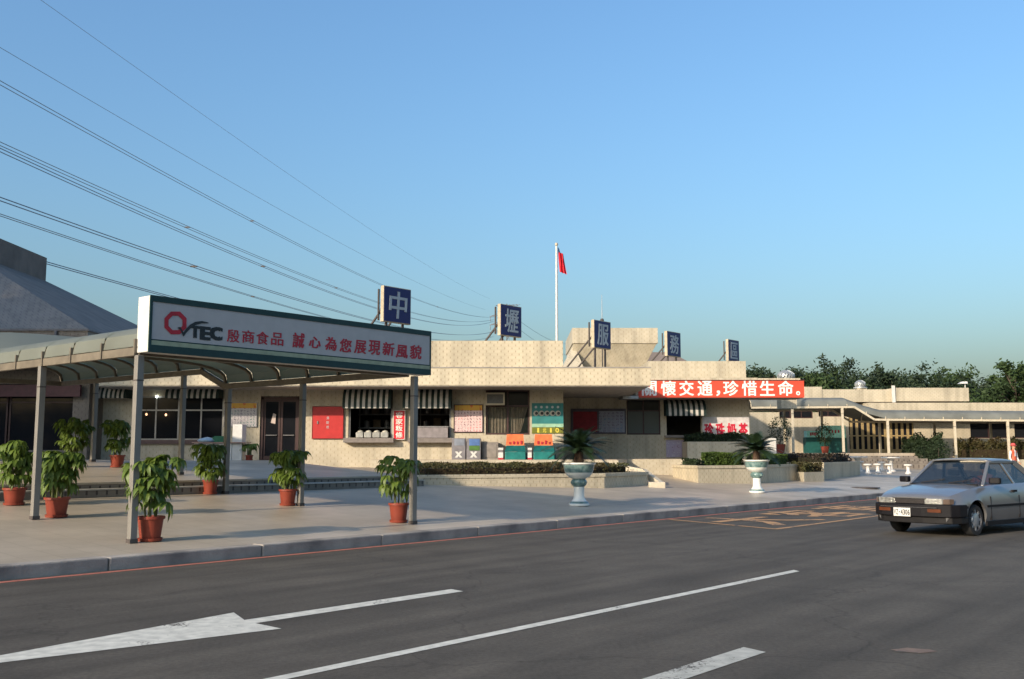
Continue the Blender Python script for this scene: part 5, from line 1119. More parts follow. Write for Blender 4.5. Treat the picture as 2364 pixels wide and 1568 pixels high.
def pot_plant(p, ph, pr, H_, spread, lab, n=44, seed=0, plab=None):
    rnd = random.Random(seed * 13 + 5); spread *= 0.76; t = thing('potted_plant', lab, 'potted plant', tuple(p), rnd.uniform(0, 6), 'potted plants along the canopy')
    q = MB(); q.lathe([(0.0, 0.0), (pr * 0.70, 0.0), (pr * 0.74, 0.02), (pr * 0.93, ph * 0.86), (pr * 0.95, ph * 0.88), (pr * 1.04, ph * 0.885), (pr * 1.05, ph), (pr * 0.93, ph), (pr * 0.9, ph * 0.85)], 28, caps=False); q.build('pot', POT, t, True, local=True)
    q = MB(); q.lathe([(pr * 0.905, ph * 0.86), (0.0, ph * 0.88)], 20, caps=False); q.build('soil', SOIL, t, local=True)
    q = MB(); q.lathe([(0.0, 0.002), (pr * 0.86, 0.002), (pr * 0.92, 0.045), (pr * 0.86, 0.045)], 24, caps=False); q.build('saucer', POT, t, True, local=True)
    tips = []
    for k in range(5):
        a = k * 1.257 + rnd.uniform(-0.3, 0.3); r0 = pr * 0.4; r1 = spread * rnd.uniform(0.25, 0.6); zt = ph + (H_ - ph) * rnd.uniform(0.72, 0.93)
        pts = [(r0 * math.cos(a), r0 * math.sin(a), ph * 0.86), (r0 * 1.2 * math.cos(a), r0 * 1.2 * math.sin(a), ph + (zt - ph) * 0.5), (r1 * math.cos(a), r1 * math.sin(a), zt)]
        q = MB(); q.tube(pts, [0.014, 0.011, 0.006], 6); q.build('stem', STEMG, t, local=True); tips.append(pts)
    for k in range(int(n * 0.86)):
        pts = tips[k % 5]; s = rnd.uniform(0.10, 1.0) if k % 3 else rnd.uniform(0.7, 1.0); a_, b_ = (pts[0], pts[1]) if s < 0.5 else (pts[1], pts[2]); ss = (s * 2) % 1.0 if s < 1 else 1.0
        c = [a_[i] + (b_[i] - a_[i]) * ss for i in range(3)]; az = rnd.uniform(0, 6.283)
        o = bpy.data.objects.new('leaf', LEAVES[k % 5]); COL.objects.link(o); o.parent = t
        out = spread * 0.42 * rnd.uniform(0.1, 1.0) * (1.15 - 0.6 * abs(s - 0.6)); c[0] += math.cos(az) * out; c[1] += math.sin(az) * out; c[2] += 0.06 * rnd.uniform(0, 1) + 0.10
        c[2] = min(c[2], H_ - 0.02)
        o.location = c; o.rotation_euler = Euler((rnd.uniform(-0.25, 0.25), rnd.uniform(-0.3, 0.35), az), 'XYZ'); o.scale = (rnd.uniform(0.72, 1.12),) * 3
    return t
pot_plant(onG(346, 1249), 0.36, 0.195, 1.20, 0.42, 'largest leafy plant in a red pot beside the near left canopy post', 80, 1)
pot_plant(onG(130, 1194), 0.33, 0.20, 1.06, 0.44, 'leafy plant in a red pot beside the second left canopy post', 77, 2)
pot_plant(onG(32, 1166), 0.31, 0.20, 1.12, 0.44, 'leafy plant in a red pot at the left edge of the picture', 68, 3)
pot_plant(onG(485, 1141), 0.31, 0.17, 1.05, 0.38, 'leafy plant in a red pot in front of the steps and the white cart', 71, 4)
pot_plant(onG(664, 1167), 0.33, 0.18, 1.12, 0.40, 'leafy plant in a red pot beside the middle right canopy post', 74, 5)
pot_plant(onG(920, 1206), 0.355, 0.185, 1.18, 0.40, 'leafy plant in a red pot beside the near right canopy post', 52, 6)
def onPlat(px, py):
    r_ = ray(px, py); vd = r_.x * V.x + r_.y * V.y; t = (0.42 - SLOPE * VK - EZ) / (r_.z - SLOPE * vd); p_ = r_ * t
    if t < 0 or p_.x * V.x + p_.y * V.y - VK > 12.8: return atz(px, py, 0.42 + SLOPE * 12.8)
    return Vector((p_.x, p_.y, EZ + p_.z))
pot_plant(onPlat(270, 1079), 0.30, 0.18, 1.15, 0.42, 'shaded leafy plant in a red pot on the platform behind the front posts', 65, 7)
pot_plant(onPlat(168, 1078), 0.30, 0.18, 1.15, 0.44, 'dark shaded plant in a red pot on the platform before the hall glass', 65, 8)
pot_plant(onPlat(575, 1063), 0.16, 0.12, 0.48, 0.2, 'tiny yellowish plant in a small pot left of the shop door', 14, 9)

# ================================================================== FURNITURE ON THE FAR PLAZA
CONC = mat('white_concrete', (0.66, 0.62, 0.56), rough=0.6)
index_kids()
def stool_proto(p):
    t = thing('stool', 'white concrete stool', 'stool', p, 0, 'white stools on the far plaza')
    q = MB(); q.lathe([(0.0, 0), (0.15, 0), (0.15, 0.05), (0.10, 0.09), (0.075, 0.2), (0.09, 0.36), (0.12, 0.40)], 16, caps=False); q.build('pedestal', CONC, t, True, local=True)
    q = MB(); q.lathe([(0.0, 0.40), (0.19, 0.40), (0.20, 0.43), (0.19, 0.47), (0.0, 0.475)], 18, caps=False); q.build('seat', CONC, t, True, local=True); return t
sp_ = [(2004, 1094, 'white concrete stool under the left edge of the tables, third from left'), (1968, 1088, 'leftmost white concrete stool'), (1986, 1086, 'white concrete stool second from left, partly behind'), (2027, 1093, 'white concrete stool fourth from left, between the two tables'), (2036, 1087, 'white concrete stool behind the fourth one'), (2053, 1093, 'white concrete stool next to the canopy post'), (2097, 1094, 'white concrete stool standing alone at the right')]
st0 = None
for px, py, lab in sp_:
    p_ = tuple(onG(px, py))
    if st0 is None: st0 = stool_proto(p_); st0['label'] = lab; index_kids()
    else: copy_tree(st0, None, p_, random.uniform(0, 3), None, lab)
for px, lab in ((1986, 'left round white table behind the stools'), (2062, 'right round white table beside the canopy post')):
    p_ = onG(px, 1089); p_.y += 0.3; t = thing('round_table', lab, 'table', tuple(p_), 0, 'round white tables')
    q = MB(); q.lathe([(0.0, 0), (0.26, 0), (0.24, 0.06), (0.11, 0.12), (0.09, 0.5), (0.2, 0.68)], 18, caps=False); q.build('pedestal', CONC, t, True, local=True)
    q = MB(); q.lathe([(0.0, 0.68), (0.46, 0.68), (0.48, 0.71), (0.46, 0.74), (0.0, 0.745)], 28, caps=False); q.build('table_top', CONC, t, True, local=True)
# third low bowl urn and small plants by the far canopy
def small_plant(p, ph, H_, m, lab, potm=POT, n=500, r=0.35, pr=0.2):
    t = thing('potted_shrub', lab, 'potted plant', tuple(p))
    q = MB(); q.lathe([(0.0, 0), (pr * 0.7, 0), (pr, ph), (pr * 1.05, ph + 0.01), (pr * 0.9, ph), (0, ph * 0.9)], 18, caps=False); q.build('pot', potm, t, True, local=True)
    P = RNG.normal(size=(n, 3)); P /= np.linalg.norm(P, axis=1)[:, None]; P *= (RNG.uniform(0.35, 1, n) ** 0.6)[:, None]; P *= np.array([r, r, (H_ - ph) / 2]); P[:, 2] += ph + (H_ - ph) / 2
    v, qd = leaf_quads(P, 0.13, 0.4, 0.6); np_mesh('foliage', v, qd, m, t, local=True)
    q = MB(); q.tube([(0, 0, ph * 0.9), (0.02, 0, H_ * 0.7)], [0.03, 0.012], 6); q.build('stem', BARK, t, local=True)
p_ = onG(2126, 1082); small_plant(p_, 0.36, 1.25, SHRUB, 'dark upright shrub in a red pot near the far canopy', POT, 500, 0.3, 0.24)
p_ = onG(2168, 1082); small_plant(p_, 0.42, 1.75, SHRUB, 'dark bushy plant in a wide white bowl near the far canopy', URN, 900, 0.75, 0.52)
p_ = atz(1985, 1051, 1.5); small_plant((XA(1988, 59), 59, 1.5), 0.35, 1.3, SHRUB, 'potted palm standing before the turquoise machines', POT, 500, 0.45, 0.26) if False else small_plant((XA(1905, 62.5), 62.5, 1.5), 0.4, 1.9, SHRUB, 'dark potted shrub before the turquoise machines', POT, 600, 0.55, 0.26)
small_plant((XA(1802, 58.6), 58.6, 1.5), 0.5, 2.2, SHRUB, 'dark potted shrub at the left end of the far canopy', POT, 700, 0.7, 0.3)
hedge('shrub', [(XA(2215, 61.5), 61.5), (XA(2480, 61.5), 61.5), (XA(2480, 61.5), 62.4), (XA(2215, 61.5), 62.4)], 0.75, 2.35, 9000, 0.16, HEDGE_D, 'overgrown mixed shrubs below the far wing window at right', 0.10, 'shrub')
hedge('shrub', [(XA(2095, 61.0), 60.8), (XA(2178, 61.0), 60.8), (XA(2178, 61), 62), (XA(2095, 61), 62)], 0.8, 2.5, 5000, 0.16, SHRUB, 'round dark shrub right of the far folding doors', 0.14, 'shrub')
q = MB(); q.box(XA(2150, 59.2), XA(2500, 59.2), 59.2, 59.5, 0.3, 1.12); one('low_wall', q, TILE2, 'low cream wall below the shrubs, behind the car roof', 'wall')
# turquoise machines
TQ = mat('turquoise_panel', (0.34, 0.78, 0.70), rough=0.4)
for px0, px1, py0, py1, py2, lab in ((1862, 1899, 995, 1010, 1037, 'lower turquoise machine with red print at left under the far canopy'), (1900, 1956, 983, 1011, 1037, 'taller turquoise machine with red print beside the canopy post')):
    Y = 64.0; x0, x1 = XA(px0, Y), XA(px1, Y); t = thing('drinks_machine', lab, 'machine', ((x0 + x1) / 2, Y, 1.5), 0, 'turquoise drinks machines')
    q = MB(); q.box(x0, x1, Y, Y + 0.7, 1.5, ZA(py1, Y)); q.build('cabinet', mat('dark_teal_cabinet', (0.012, 0.09, 0.08), rough=0.5), t)
    q = MB(); q.box(x0 + 0.05, x1 - 0.05, Y - 0.02, Y + 0.6, ZA(py1, Y) + 0.003, ZA(py0, Y)); hd = q.build('header_panel', TQ, t)
    for k in range(4):
        xx = x0 + (x1 - x0) * (0.25 + 0.13 * k); zz = (ZA(py0, Y) + ZA(py1, Y)) / 2; q = MB(); q.box(xx, xx + 0.1, Y - 0.03, Y - 0.022, zz - 0.1 + 0.03 * (k % 2), zz + 0.1); q.build('red_mark', REDLET, hd)

p_ = onG(1997, 1127); dc = thing('drain_cover', 'dark round drain cover in the paving near the car', 'drain cover', tuple(p_))
q = MB(); q.lathe([(0.52, 0.0), (0.52, 0.03), (0.46, 0.034)], 24, caps=False); q.build('rim', IRON, dc, local=True)
for k in range(-4, 5):
    w_ = math.sqrt(0.46 ** 2 - (k * 0.1) ** 2); q = MB(); q.box(-w_, w_, k * 0.1 - 0.028, k * 0.1 + 0.028, 0.0, 0.031); q.build('grate_bar', IRON, dc, local=True)
q = MB(); q.lathe([(0.0, 0.02), (0.47, 0.021)], 24, caps=False); q.build('pit', DARK, dc, local=True)

# ================================================================== CAR
hd_ = math.atan2(-0.629, -0.777); fw_l = atz(2245, 1237, 0.0)
axc = Vector((fw_l.x - 0.629 * 0.70, fw_l.y + 0.777 * 0.70, 0.0))
CAR = thing('car', 'silver grey sedan with black bumpers driving along the road at right', 'car', tuple(axc), hd_)
PAINT = mat('silver_paint', (0.215, 0.21, 0.205), rough=0.30, metal=0.5, var=0.04, coat=0.6, scale=2)
BLACKP = mat('black_plastic', (0.009, 0.008, 0.009), rough=0.55, spec=0.18); RUBBER = mat('tyre_rubber', (0.02, 0.02, 0.02), rough=0.85)
CARGL = glass('car_glass', (0.012, 0.022, 0.034), 0.03, 0.74, 0.5); LENS = mat('headlamp_lens', (0.50, 0.48, 0.43), rough=0.12, metal=0.5, col2=(0.12, 0.12, 0.11), scale=16, spec=0.8, bump=0.5, bscale=50); AMBER = mat('amber_lens', (0.10, 0.032, 0.014), rough=0.25)
CHROME = mat('chrome_trim', (0.65, 0.65, 0.65), rough=0.15, metal=1.0, var=0.02)
WB = 2.43; NOSE = 0.80; TAIL = -3.38; WR = 0.285
def interp(x, tab):
    for (a, va), (b_, vb) in zip(tab[:-1], tab[1:]):
        if a <= x <= b_: return va + (vb - va) * (x - a) / (b_ - a)
    return tab[0][1] if x < tab[0][0] else tab[-1][1]
TOPZ = [(-3.38, 0.90), (-3.30, 0.925), (-2.75, 0.945), (-2.0, 0.93), (-0.42, 0.905), (0.0, 0.865), (0.35, 0.81), (0.62, 0.752), (0.74, 0.715), (0.80, 0.67)]
WID = [(-3.38, 0.72), (-3.2, 0.79), (-2.4, 0.825), (0.0, 0.825), (0.45, 0.80), (0.70, 0.745), (0.80, 0.68)]
def arch(x):
    z = 0.20 if -2.1 < x < -0.33 else 0.26
    for c in (0.0, -WB):
        dx = x - c
        if abs(dx) < 0.345: z = max(z, 0.30 + math.sqrt(max(0, 0.345 ** 2 - dx * dx)))
    return z
xs = sorted(set([TAIL, NOSE, 0.62, 0.7, 0.76, -3.34, -3.3] + [round(TAIL + 0.03 + 0.055 * k, 4) for k in range(76)] + [c + s * 0.345 for c in (0, -WB) for s in (-1, -0.97, -0.9, 0.9, 0.97, 1)]))
xs = [x for x in xs if TAIL <= x <= NOSE]
q = MB(); vs = []; m_ = 8
for x in xs:
    w = interp(x, WID); zt = interp(x, TOPZ); zb = arch(x)
    sec = [(w - 0.05, zb), (w - 0.005, max(zb + 0.003, 0.36)), (w, max(zb + 0.006, 0.55)), (w - 0.012, max(zb + 0.009, zt - 0.19)), (w - 0.05, zt - 0.06), (w - 0.10, zt - 0.012), (w * 0.55, zt + 0.018), (0, zt + 0.03)]
    vs += [(x, y, z) for y, z in sec] + [(x, -y, z) for y, z in sec[-2::-1]]
k_ = 15
fs = []
for i in range(len(xs) - 1):
    for j in range(k_ - 1): fs.append((i * k_ + j, (i + 1) * k_ + j, (i + 1) * k_ + j + 1, i * k_ + j + 1))
fs.append(tuple(range(k_))); fs.append(tuple((len(xs) - 1) * k_ + j for j in range(k_ - 1, -1, -1)))
q.add(vs, fs); body = q.build('body', PAINT, CAR, True, local=True, angle=32)
q = MB(); q.box(-3.2, 0.62, -0.60, 0.60, 0.22, 0.62); q.box(-0.42, 0.42, -0.72, 0.72, 0.64, 0.70); q.box(-WB - 0.42, -WB + 0.42, -0.72, 0.72, 0.64, 0.70); q.build('underbody', BLACKP, CAR, local=True)
def lbox(name, x0, x1, y0, y1, z0, z1, m, par=None, bevel=0.0):
    b = MB(); b.box(x0, x1, y0, y1, z0, z1); return b.build(name, m, par or CAR, bevel=bevel, local=True)
def wrap(name, prof, z0, z1, m, par=None, bevel=0.015):
    """a band that wraps round the nose: prof is the outline in x, y"""
    b = MB(); b.prism(prof, z0, z1); return b.build(name, m, par or CAR, bevel=bevel, local=True)
bo = [(0.30, 0.84), (0.62, 0.815), (0.80, 0.74), (0.90, 0.55), (0.935, 0.25), (0.94, 0), (0.935, -0.25), (0.90, -0.55), (0.80, -0.74), (0.62, -0.815), (0.30, -0.84), (0.30, -0.70), (0.70, -0.62), (0.70, 0.62), (0.30, 0.70)]
bo2 = [(x - (0.0 if x > 0.6 else -0.0), y) for x, y in bo]
fb = wrap('front_bumper', [(0.40, 0.838)] + bo[1:10] + [(0.40, -0.838), (0.40, -0.70)] + bo[12:14] + [(0.40, 0.70)], 0.355, 0.575, BLACKP)
wrap('front_valance', [(x - 0.05, y * 0.985) for x, y in [(0.40, 0.83)] + bo[1:10] + [(0.40, -0.83), (0.40, -0.66)] + bo[12:14] + [(0.40, 0.66)]], 0.235, 0.352, mat('dark_valance', (0.012, 0.011, 0.011), rough=0.55, spec=0.2))
lbox('bumper_strip', 0.936, 0.946, -0.55, 0.55, 0.515, 0.53, CHROME, fb)
for s in (-1, 1):
    q = MB(); q.prism([(0.905, s * 0.60), (0.925, s * 0.36), (0.915, s * 0.36), (0.89, s * 0.60)], 0.44, 0.50); q.build('indicator', AMBER, fb, local=True)
    q = MB(); q.prism([(0.80, s * 0.655), (0.868, s * 0.62), (0.884, s * 0.29), (0.80, s * 0.29)], 0.582, 0.688); hl = q.build('headlight', LENS, CAR, bevel=0.008, local=True)
    q = MB(); q.prism([(0.70, s * 0.752), (0.795, s * 0.715), (0.865, s * 0.63), (0.79, s * 0.66)], 0.585, 0.680); q.build('corner_lamp', mat('smoky_lens', (0.12, 0.085, 0.065), rough=0.2), CAR, bevel=0.008, local=True)
gr = lbox('grille', 0.80, 0.875, -0.285, 0.285, 0.585, 0.672, BLACKP)
for k in range(4): lbox('grille_bar', 0.875, 0.882, -0.28, 0.28, 0.597 + 0.019 * k, 0.603 + 0.019 * k, IRON, gr)
lbox('grille_trim', 0.868, 0.888, -0.335, 0.335, 0.674, 0.688, CHROME, gr)
# licence plate
pw, phh = 0.33, 0.155
pl_ = lbox('licence_plate', 0.946, 0.954, -pw / 2 - 0.12, pw / 2 - 0.12, 0.35, 0.35 + phh, WHITEP, None, 0.004)
Rc = Matrix.Rotation(hd_, 3, 'Z'); MW[pl_] = MW[CAR]
for k, ch in enumerate('VZ-4306'):
    pos = MW[CAR] @ Vector((0.955, -0.12 - pw / 2 + 0.03 + 0.045 * k, 0.35 + phh / 2)); letter(ch, pos, Rc @ Vector((0, 1, 0)), 0.036 if ch != '-' else 0.02, 0.095 if ch != '-' else 0.015, BLACKLET, pl_, 0.02, 0.002)
# trims, handles
for s in (-1, 1):
    b = MB(); b.box(-2.05, -0.36, s * 0.822 if s > 0 else -0.838, 0.838 if s > 0 else -0.822, 0.505, 0.545); b.build('side_moulding', BLACKP, CAR, local=True)
    b = MB(); b.box(0.36, 0.42, min(s * 0.81, s * 0.838), max(s * 0.81, s * 0.838), 0.505, 0.545); b.build('side_moulding', BLACKP, CAR, local=True)
    b = MB(); b.box(-2.05, -0.36, min(s * 0.77, s * 0.815), max(s * 0.77, s * 0.815), 0.17, 0.25); b.build('sill', BLACKP, CAR, local=True)
    lbox('door_handle', -1.56, -1.40, min(s * 0.80, s * 0.838), max(s * 0.80, s * 0.838), 0.76, 0.80, BLACKP)
    for xx in (-0.52, -1.66):
        lbox('door_seam', xx - 0.006, xx + 0.006, min(s * 0.79, s * 0.827), max(s * 0.79, s * 0.827), 0.27, 0.70, BLACKP)
    b = MB(); b.prism([(-0.62, s * 0.80), (-0.50, s * 0.80), (-0.49, s * 0.84), (-0.53, s * 1.00), (-0.60, s * 1.0)], 0.93, 1.045); mr = b.build('mirror', BLACKP, CAR, bevel=0.02, local=True)
    b = MB(); b.prism([(-0.604, s * 0.85), (-0.602, s * 0.99), (-0.606, s * 0.99), (-0.608, s * 0.85)], 0.945, 1.03); b.build('mirror_glass', CHROME, mr, local=True)
# wheels
def wheel(x, s):
    M = Matrix.Translation((x, s * 0.70, WR)) @ Matrix.Rotation(-s * math.pi / 2, 4, 'X')
    q = MB(M); q.lathe([(0.19, -0.085), (0.262, -0.085), (0.285, -0.06), (0.285, 0.06), (0.268, 0.085), (0.20, 0.088)], 32, caps=False); w = q.build('wheel', RUBBER, CAR, True, local=True)
    q = MB(M); q.lathe([(0.20, 0.088), (0.192, 0.075), (0.185, 0.05), (0.0, 0.045)], 28, caps=False); rim = q.build('rim', mat('dark_rim', (0.05, 0.05, 0.055), rough=0.5, metal=0.4), w, True, local=True)
    HUB = mat('hubcap_silver', (0.42, 0.44, 0.46), rough=0.3, metal=0.6)
    q = MB(M); q.lathe([(0.135, 0.05), (0.125, 0.078), (0.05, 0.092), (0.0, 0.092)], 24, caps=False); q.build('hubcap', HUB, w, True, local=True)
    for k in range(8):
        a = k * math.pi / 4; q = MB(M); q.box(-0.022, 0.022, 0.13, 0.188, 0.055, 0.075, Matrix.Rotation(a, 4, 'Z')); q.build('spoke', HUB, w, local=True)
for x in (0.0, -WB):
    for s in (-1, 1): wheel(x, s)
# cabin: pillars, glass, roof
A0, A1, R1, R0 = -0.42, -1.04, -2.02, -2.72     # windscreen base, header, rear header, rear glass base
yb, yr, zb, zr = 0.715, 0.56, 0.905, 1.315
q = MB(); rv = []
for i in range(9):
    s_ = i / 8; x = A1 + 0.03 + (R1 - A1 - 0.06) * s_; zz = zr + 0.045 * math.sin(math.pi * (0.2 + 0.65 * s_))
    for yy, dz in ((yr + 0.02, -0.03), (yr - 0.06, 0.0), (0.3, 0.012), (0, 0.016), (-0.3, 0.012), (-yr + 0.06, 0.0), (-yr - 0.02, -0.03)): rv.append((x, yy, zz + dz))
q.add(rv, [(i * 7 + j, i * 7 + j + 1, (i + 1) * 7 + j + 1, (i + 1) * 7 + j) for i in range(8) for j in range(6)]); ro = q.build('roof', PAINT, CAR, True, local=True)
so = ro.modifiers.new('solid', 'SOLIDIFY'); so.thickness = 0.03; so.offset = -1
for s in (-1, 1):
    q = MB(); q.bar((A0 - 0.02, s * yb, zb - 0.02), (A1 + 0.02, s * (yr + 0.0), zr + 0.005), 0.06, 0.05); q.bar((A1 + 0.03, s * (yr + 0.0), zr + 0.0), (R1 - 0.02, s * yr, zr + 0.0), 0.05, 0.045); q.build('pillar', PAINT, CAR, bevel=0.01, local=True)
    q = MB(); q.bar((-1.72, s * yb, zb - 0.01), (-1.50, s * yr, zr), 0.03, 0.055, up=(1, 0, 0)); q.build('pillar', PAINT, CAR, local=True)
    q = MB(); q.bar((R0 + 0.02, s * yb, zb), (R1 - 0.02, s * yr, zr), 0.05, 0.11); q.build('pillar', PAINT, CAR, local=True)
    for name, poly in (('side_window', [(A0 - 0.10, zb), (-1.69, zb), (-1.50, zr - 0.02), (A1 - 0.02, zr - 0.02)]), ('side_window', [(-1.75, zb), (R0 + 0.10, zb), (R1 - 0.0, zr - 0.02), (-1.53, zr - 0.02)])):
        q = MB(); q.add([(x, s * (yb - 0.005 + (yr - yb) * (z - zb) / (zr - zb)), z) for x, z in poly], [(0, 1, 2, 3)]); q.build(name, CARGL, CAR, local=True)
def screen(name, xb, xt, m):
    q = MB(); v2 = []
    for i in range(9):
        y = -1 + 2 * i / 8; bow = 0.06 * (1 - y * y) * (1 if xb > xt else -1); v2 += [(xb + bow, y * (yb - 0.03), zb + 0.01), (xt + bow * 0.7, y * (yr - 0.03), zr + 0.005)]
    q.add(v2, [(2 * i, 2 * i + 2, 2 * i + 3, 2 * i + 1) for i in range(8)]); return q.build(name, m, CAR, True, local=True)
screen('windscreen', A0, A1, CARGL); screen('rear_window', R0, R1, CARGL)
q = MB(); q.bar((A0 + 0.05, -0.66, zb + 0.005), (A0 + 0.09, 0.0, zb + 0.015), 0.05, 0.02); q.bar((A0 + 0.09, 0.0, zb + 0.015), (A0 + 0.05, 0.66, zb + 0.005), 0.05, 0.02); q.build('cowl', BLACKP, CAR, local=True)
for y in (-0.45, 0.10):
    q = MB(); q.bar((A0 + 0.05, y, zb + 0.03), (A0 - 0.06, y + 0.42, zb + 0.10), 0.015, 0.015); q.build('wiper', BLACKP, CAR, local=True)
SEAT = mat('seat_fabric', (0.05, 0.055, 0.065), rough=0.9)
for y in (-0.36, 0.36):
    q = MB(); q.prism([(-1.45, y - 0.22), (-1.0, y - 0.22), (-1.0, y + 0.22), (-1.45, y + 0.22)], 0.45, 0.62); q.box(-1.55, -1.42, y - 0.23, y + 0.23, 0.6, 1.03); q.box(-1.53, -1.44, y - 0.12, y + 0.12, 1.05, 1.19); q.build('seat', SEAT, CAR, bevel=0.04, local=True)
q = MB(); q.box(-0.75, -0.45, -0.66, 0.66, 0.70, 0.90); q.build('dashboard', BLACKP, CAR, bevel=0.04, local=True)
q = MB(); q.box(-2.6, -2.2, -0.62, 0.62, 0.5, 0.95); q.build('rear_seat', SEAT, CAR, bevel=0.04, local=True)
q = MB(); t_ = 18; pts = [(-0.86 + 0.05 * math.sin(2 * math.pi * k / t_), 0.36 + 0.18 * math.cos(2 * math.pi * k / t_), 0.88 + 0.17 * math.sin(2 * math.pi * k / t_)) for k in range(t_ + 1)]; q.tube(pts, 0.014, 6); q.build('steering_wheel', BLACKP, CAR, local=True)
q = MB(); q.box(A1 + 0.06, A1 + 0.09, -0.1, 0.1, zr - 0.09, zr - 0.03); q.build('rear_view_mirror', BLACKP, CAR, local=True)
for y in (-0.5, 0.5):
    lbox('tail_lamp', -3.40, -3.36, y - 0.16, y + 0.16, 0.62, 0.8, mat('red_lens', (0.3, 0.01, 0.01), rough=0.2))
wrap('rear_bumper', [(-3.0, 0.835), (-3.35, 0.80), (-3.45, 0.6), (-3.45, -0.6), (-3.35, -0.80), (-3.0, -0.835), (-3.0, -0.7), (-3.3, -0.6), (-3.3, 0.6), (-3.0, 0.7)], 0.355, 0.575, BLACKP)

# ================================================================== PEOPLE
def skin(name, J, E_, mats, parent, root=0, sub=2):
    """continuous body: joints J {key: (pos, rx, ry)}, edges E_"""
    keys = list(J); ix = {k: i for i, k in enumerate(keys)}
    me = bpy.data.meshes.new(name); me.from_pydata([J[k][0] for k in keys], [(ix[a], ix[b_]) for a, b_ in E_], []); me.update()
    o = bpy.data.objects.new(name, me); COL.objects.link(o)
    o.modifiers.new('skin', 'SKIN'); sv = me.skin_vertices[0].data
    for i, k in enumerate(keys):
        sv[i].radius = (J[k][1], J[k][2]); sv[i].use_root = (i == root)
    s_ = o.modifiers.new('sub', 'SUBSURF'); s_.levels = sub; s_.render_levels = sub
    bpy.context.view_layer.update()
    m2 = bpy.data.meshes.new_from_object(o.evaluated_get(bpy.context.evaluated_depsgraph_get())); bpy.data.objects.remove(o)
    m2.materials.clear()
    for m in mats: m2.materials.append(m)
    m2.polygons.foreach_set('use_smooth', [True] * len(m2.polygons)); r = bpy.data.objects.new(name, m2); COL.objects.link(r); r.parent = parent; MW[r] = MW[parent]; return r
SKIN = mat('skin', (0.45, 0.24, 0.15), rough=0.55, var=0.04); VEST = mat('orange_vest', (0.72, 0.13, 0.06), rough=0.7); SHIRT = mat('white_shirt', (0.72, 0.70, 0.66), rough=0.8); TROUS = mat('dark_trousers', (0.025, 0.025, 0.03), rough=0.8); HATM = mat('pink_red_hat', (0.60, 0.09, 0.08), rough=0.7); HAIR = mat('black_hair', (0.012, 0.010, 0.010), rough=0.6); SHOE = mat('black_shoe', (0.02, 0.018, 0.016), rough=0.5)
def paint_faces(o, fn):
    for p in o.data.polygons: p.material_index = fn(p.center)
yP = 47.0; xP = XA(2340, yP); pz = gz(xP, yP)
PR = thing('person', 'person in white shirt, orange vest and pinkish red hat standing behind the car', 'person', (xP, yP, pz), 0.5)
def hand_chain(J, E_, k, w, d, side):
    """palm and five short fingers"""
    w = Vector(w); d = Vector(d).normalized(); J[k + 'palm'] = (tuple(w + d * 0.07), 0.022, 0.034); E_.append((k + 'wr', k + 'palm'))
    for i, (off, ln) in enumerate(((-0.028, 0.062), (-0.009, 0.075), (0.010, 0.070), (0.028, 0.055))):
        b_ = w + d * 0.10 + Vector((0, off, 0)); J[f'{k}f{i}a'] = (tuple(b_), 0.010, 0.010); J[f'{k}f{i}b'] = (tuple(b_ + d * ln * 0.55 + Vector((0.008 * side, 0, 0))), 0.009, 0.009); J[f'{k}f{i}c'] = (tuple(b_ + d * ln + Vector((0.028 * side, 0, 0))), 0.007, 0.007); E_ += [(k + 'palm', f'{k}f{i}a'), (f'{k}f{i}a', f'{k}f{i}b'), (f'{k}f{i}b', f'{k}f{i}c')]
    J[k + 't'] = (tuple(w + d * 0.05 + Vector((0.02, -0.045, 0))), 0.011, 0.011); J[k + 't2'] = (tuple(w + d * 0.09 + Vector((0.03, -0.06, 0))), 0.009, 0.009); E_ += [(k + 'palm', k + 't'), (k + 't', k + 't2')]
J = {'pel': ((0, 0, 0.96), 0.15, 0.115), 'wst': ((0, 0, 1.10), 0.135, 0.10), 'chs': ((0, 0.01, 1.30), 0.165, 0.115), 'upc': ((0, 0.01, 1.42), 0.145, 0.095), 'nck': ((0, 0, 1.51), 0.055, 0.055), 'hd0': ((0, -0.015, 1.58), 0.072, 0.08), 'hd1': ((0, -0.012, 1.67), 0.078, 0.095), 'hd2': ((0, 0.0, 1.74), 0.06, 0.075)}
E_ = [('pel', 'wst'), ('wst', 'chs'), ('chs', 'upc'), ('upc', 'nck'), ('nck', 'hd0'), ('hd0', 'hd1'), ('hd1', 'hd2')]
for s, k in ((-1, 'L'), (1, 'R')):
    J.update({k + 'sh': ((s * 0.19, 0.01, 1.42), 0.062, 0.062), k + 'el': ((s * 0.26, 0.02, 1.15), 0.045, 0.045), k + 'wr': ((s * 0.25, -0.10, 0.93), 0.028, 0.032), k + 'hp': ((s * 0.09, 0, 0.90), 0.085, 0.09), k + 'kn': ((s * 0.11, -0.02 * s, 0.50), 0.058, 0.06), k + 'an': ((s * 0.11, 0.03 * s, 0.09), 0.04, 0.045), k + 'to': ((s * 0.13, 0.03 * s - 0.15, 0.035), 0.04, 0.03)})
    E_ += [('upc', k + 'sh'), (k + 'sh', k + 'el'), (k + 'el', k + 'wr'), ('pel', k + 'hp'), (k + 'hp', k + 'kn'), (k + 'kn', k + 'an'), (k + 'an', k + 'to')]; hand_chain(J, E_, k, (s * 0.25, -0.10, 0.93), (0, -0.25, -1), -s)
bod = skin('body', J, E_, [SKIN, SHIRT, TROUS, SHOE, VEST], PR)
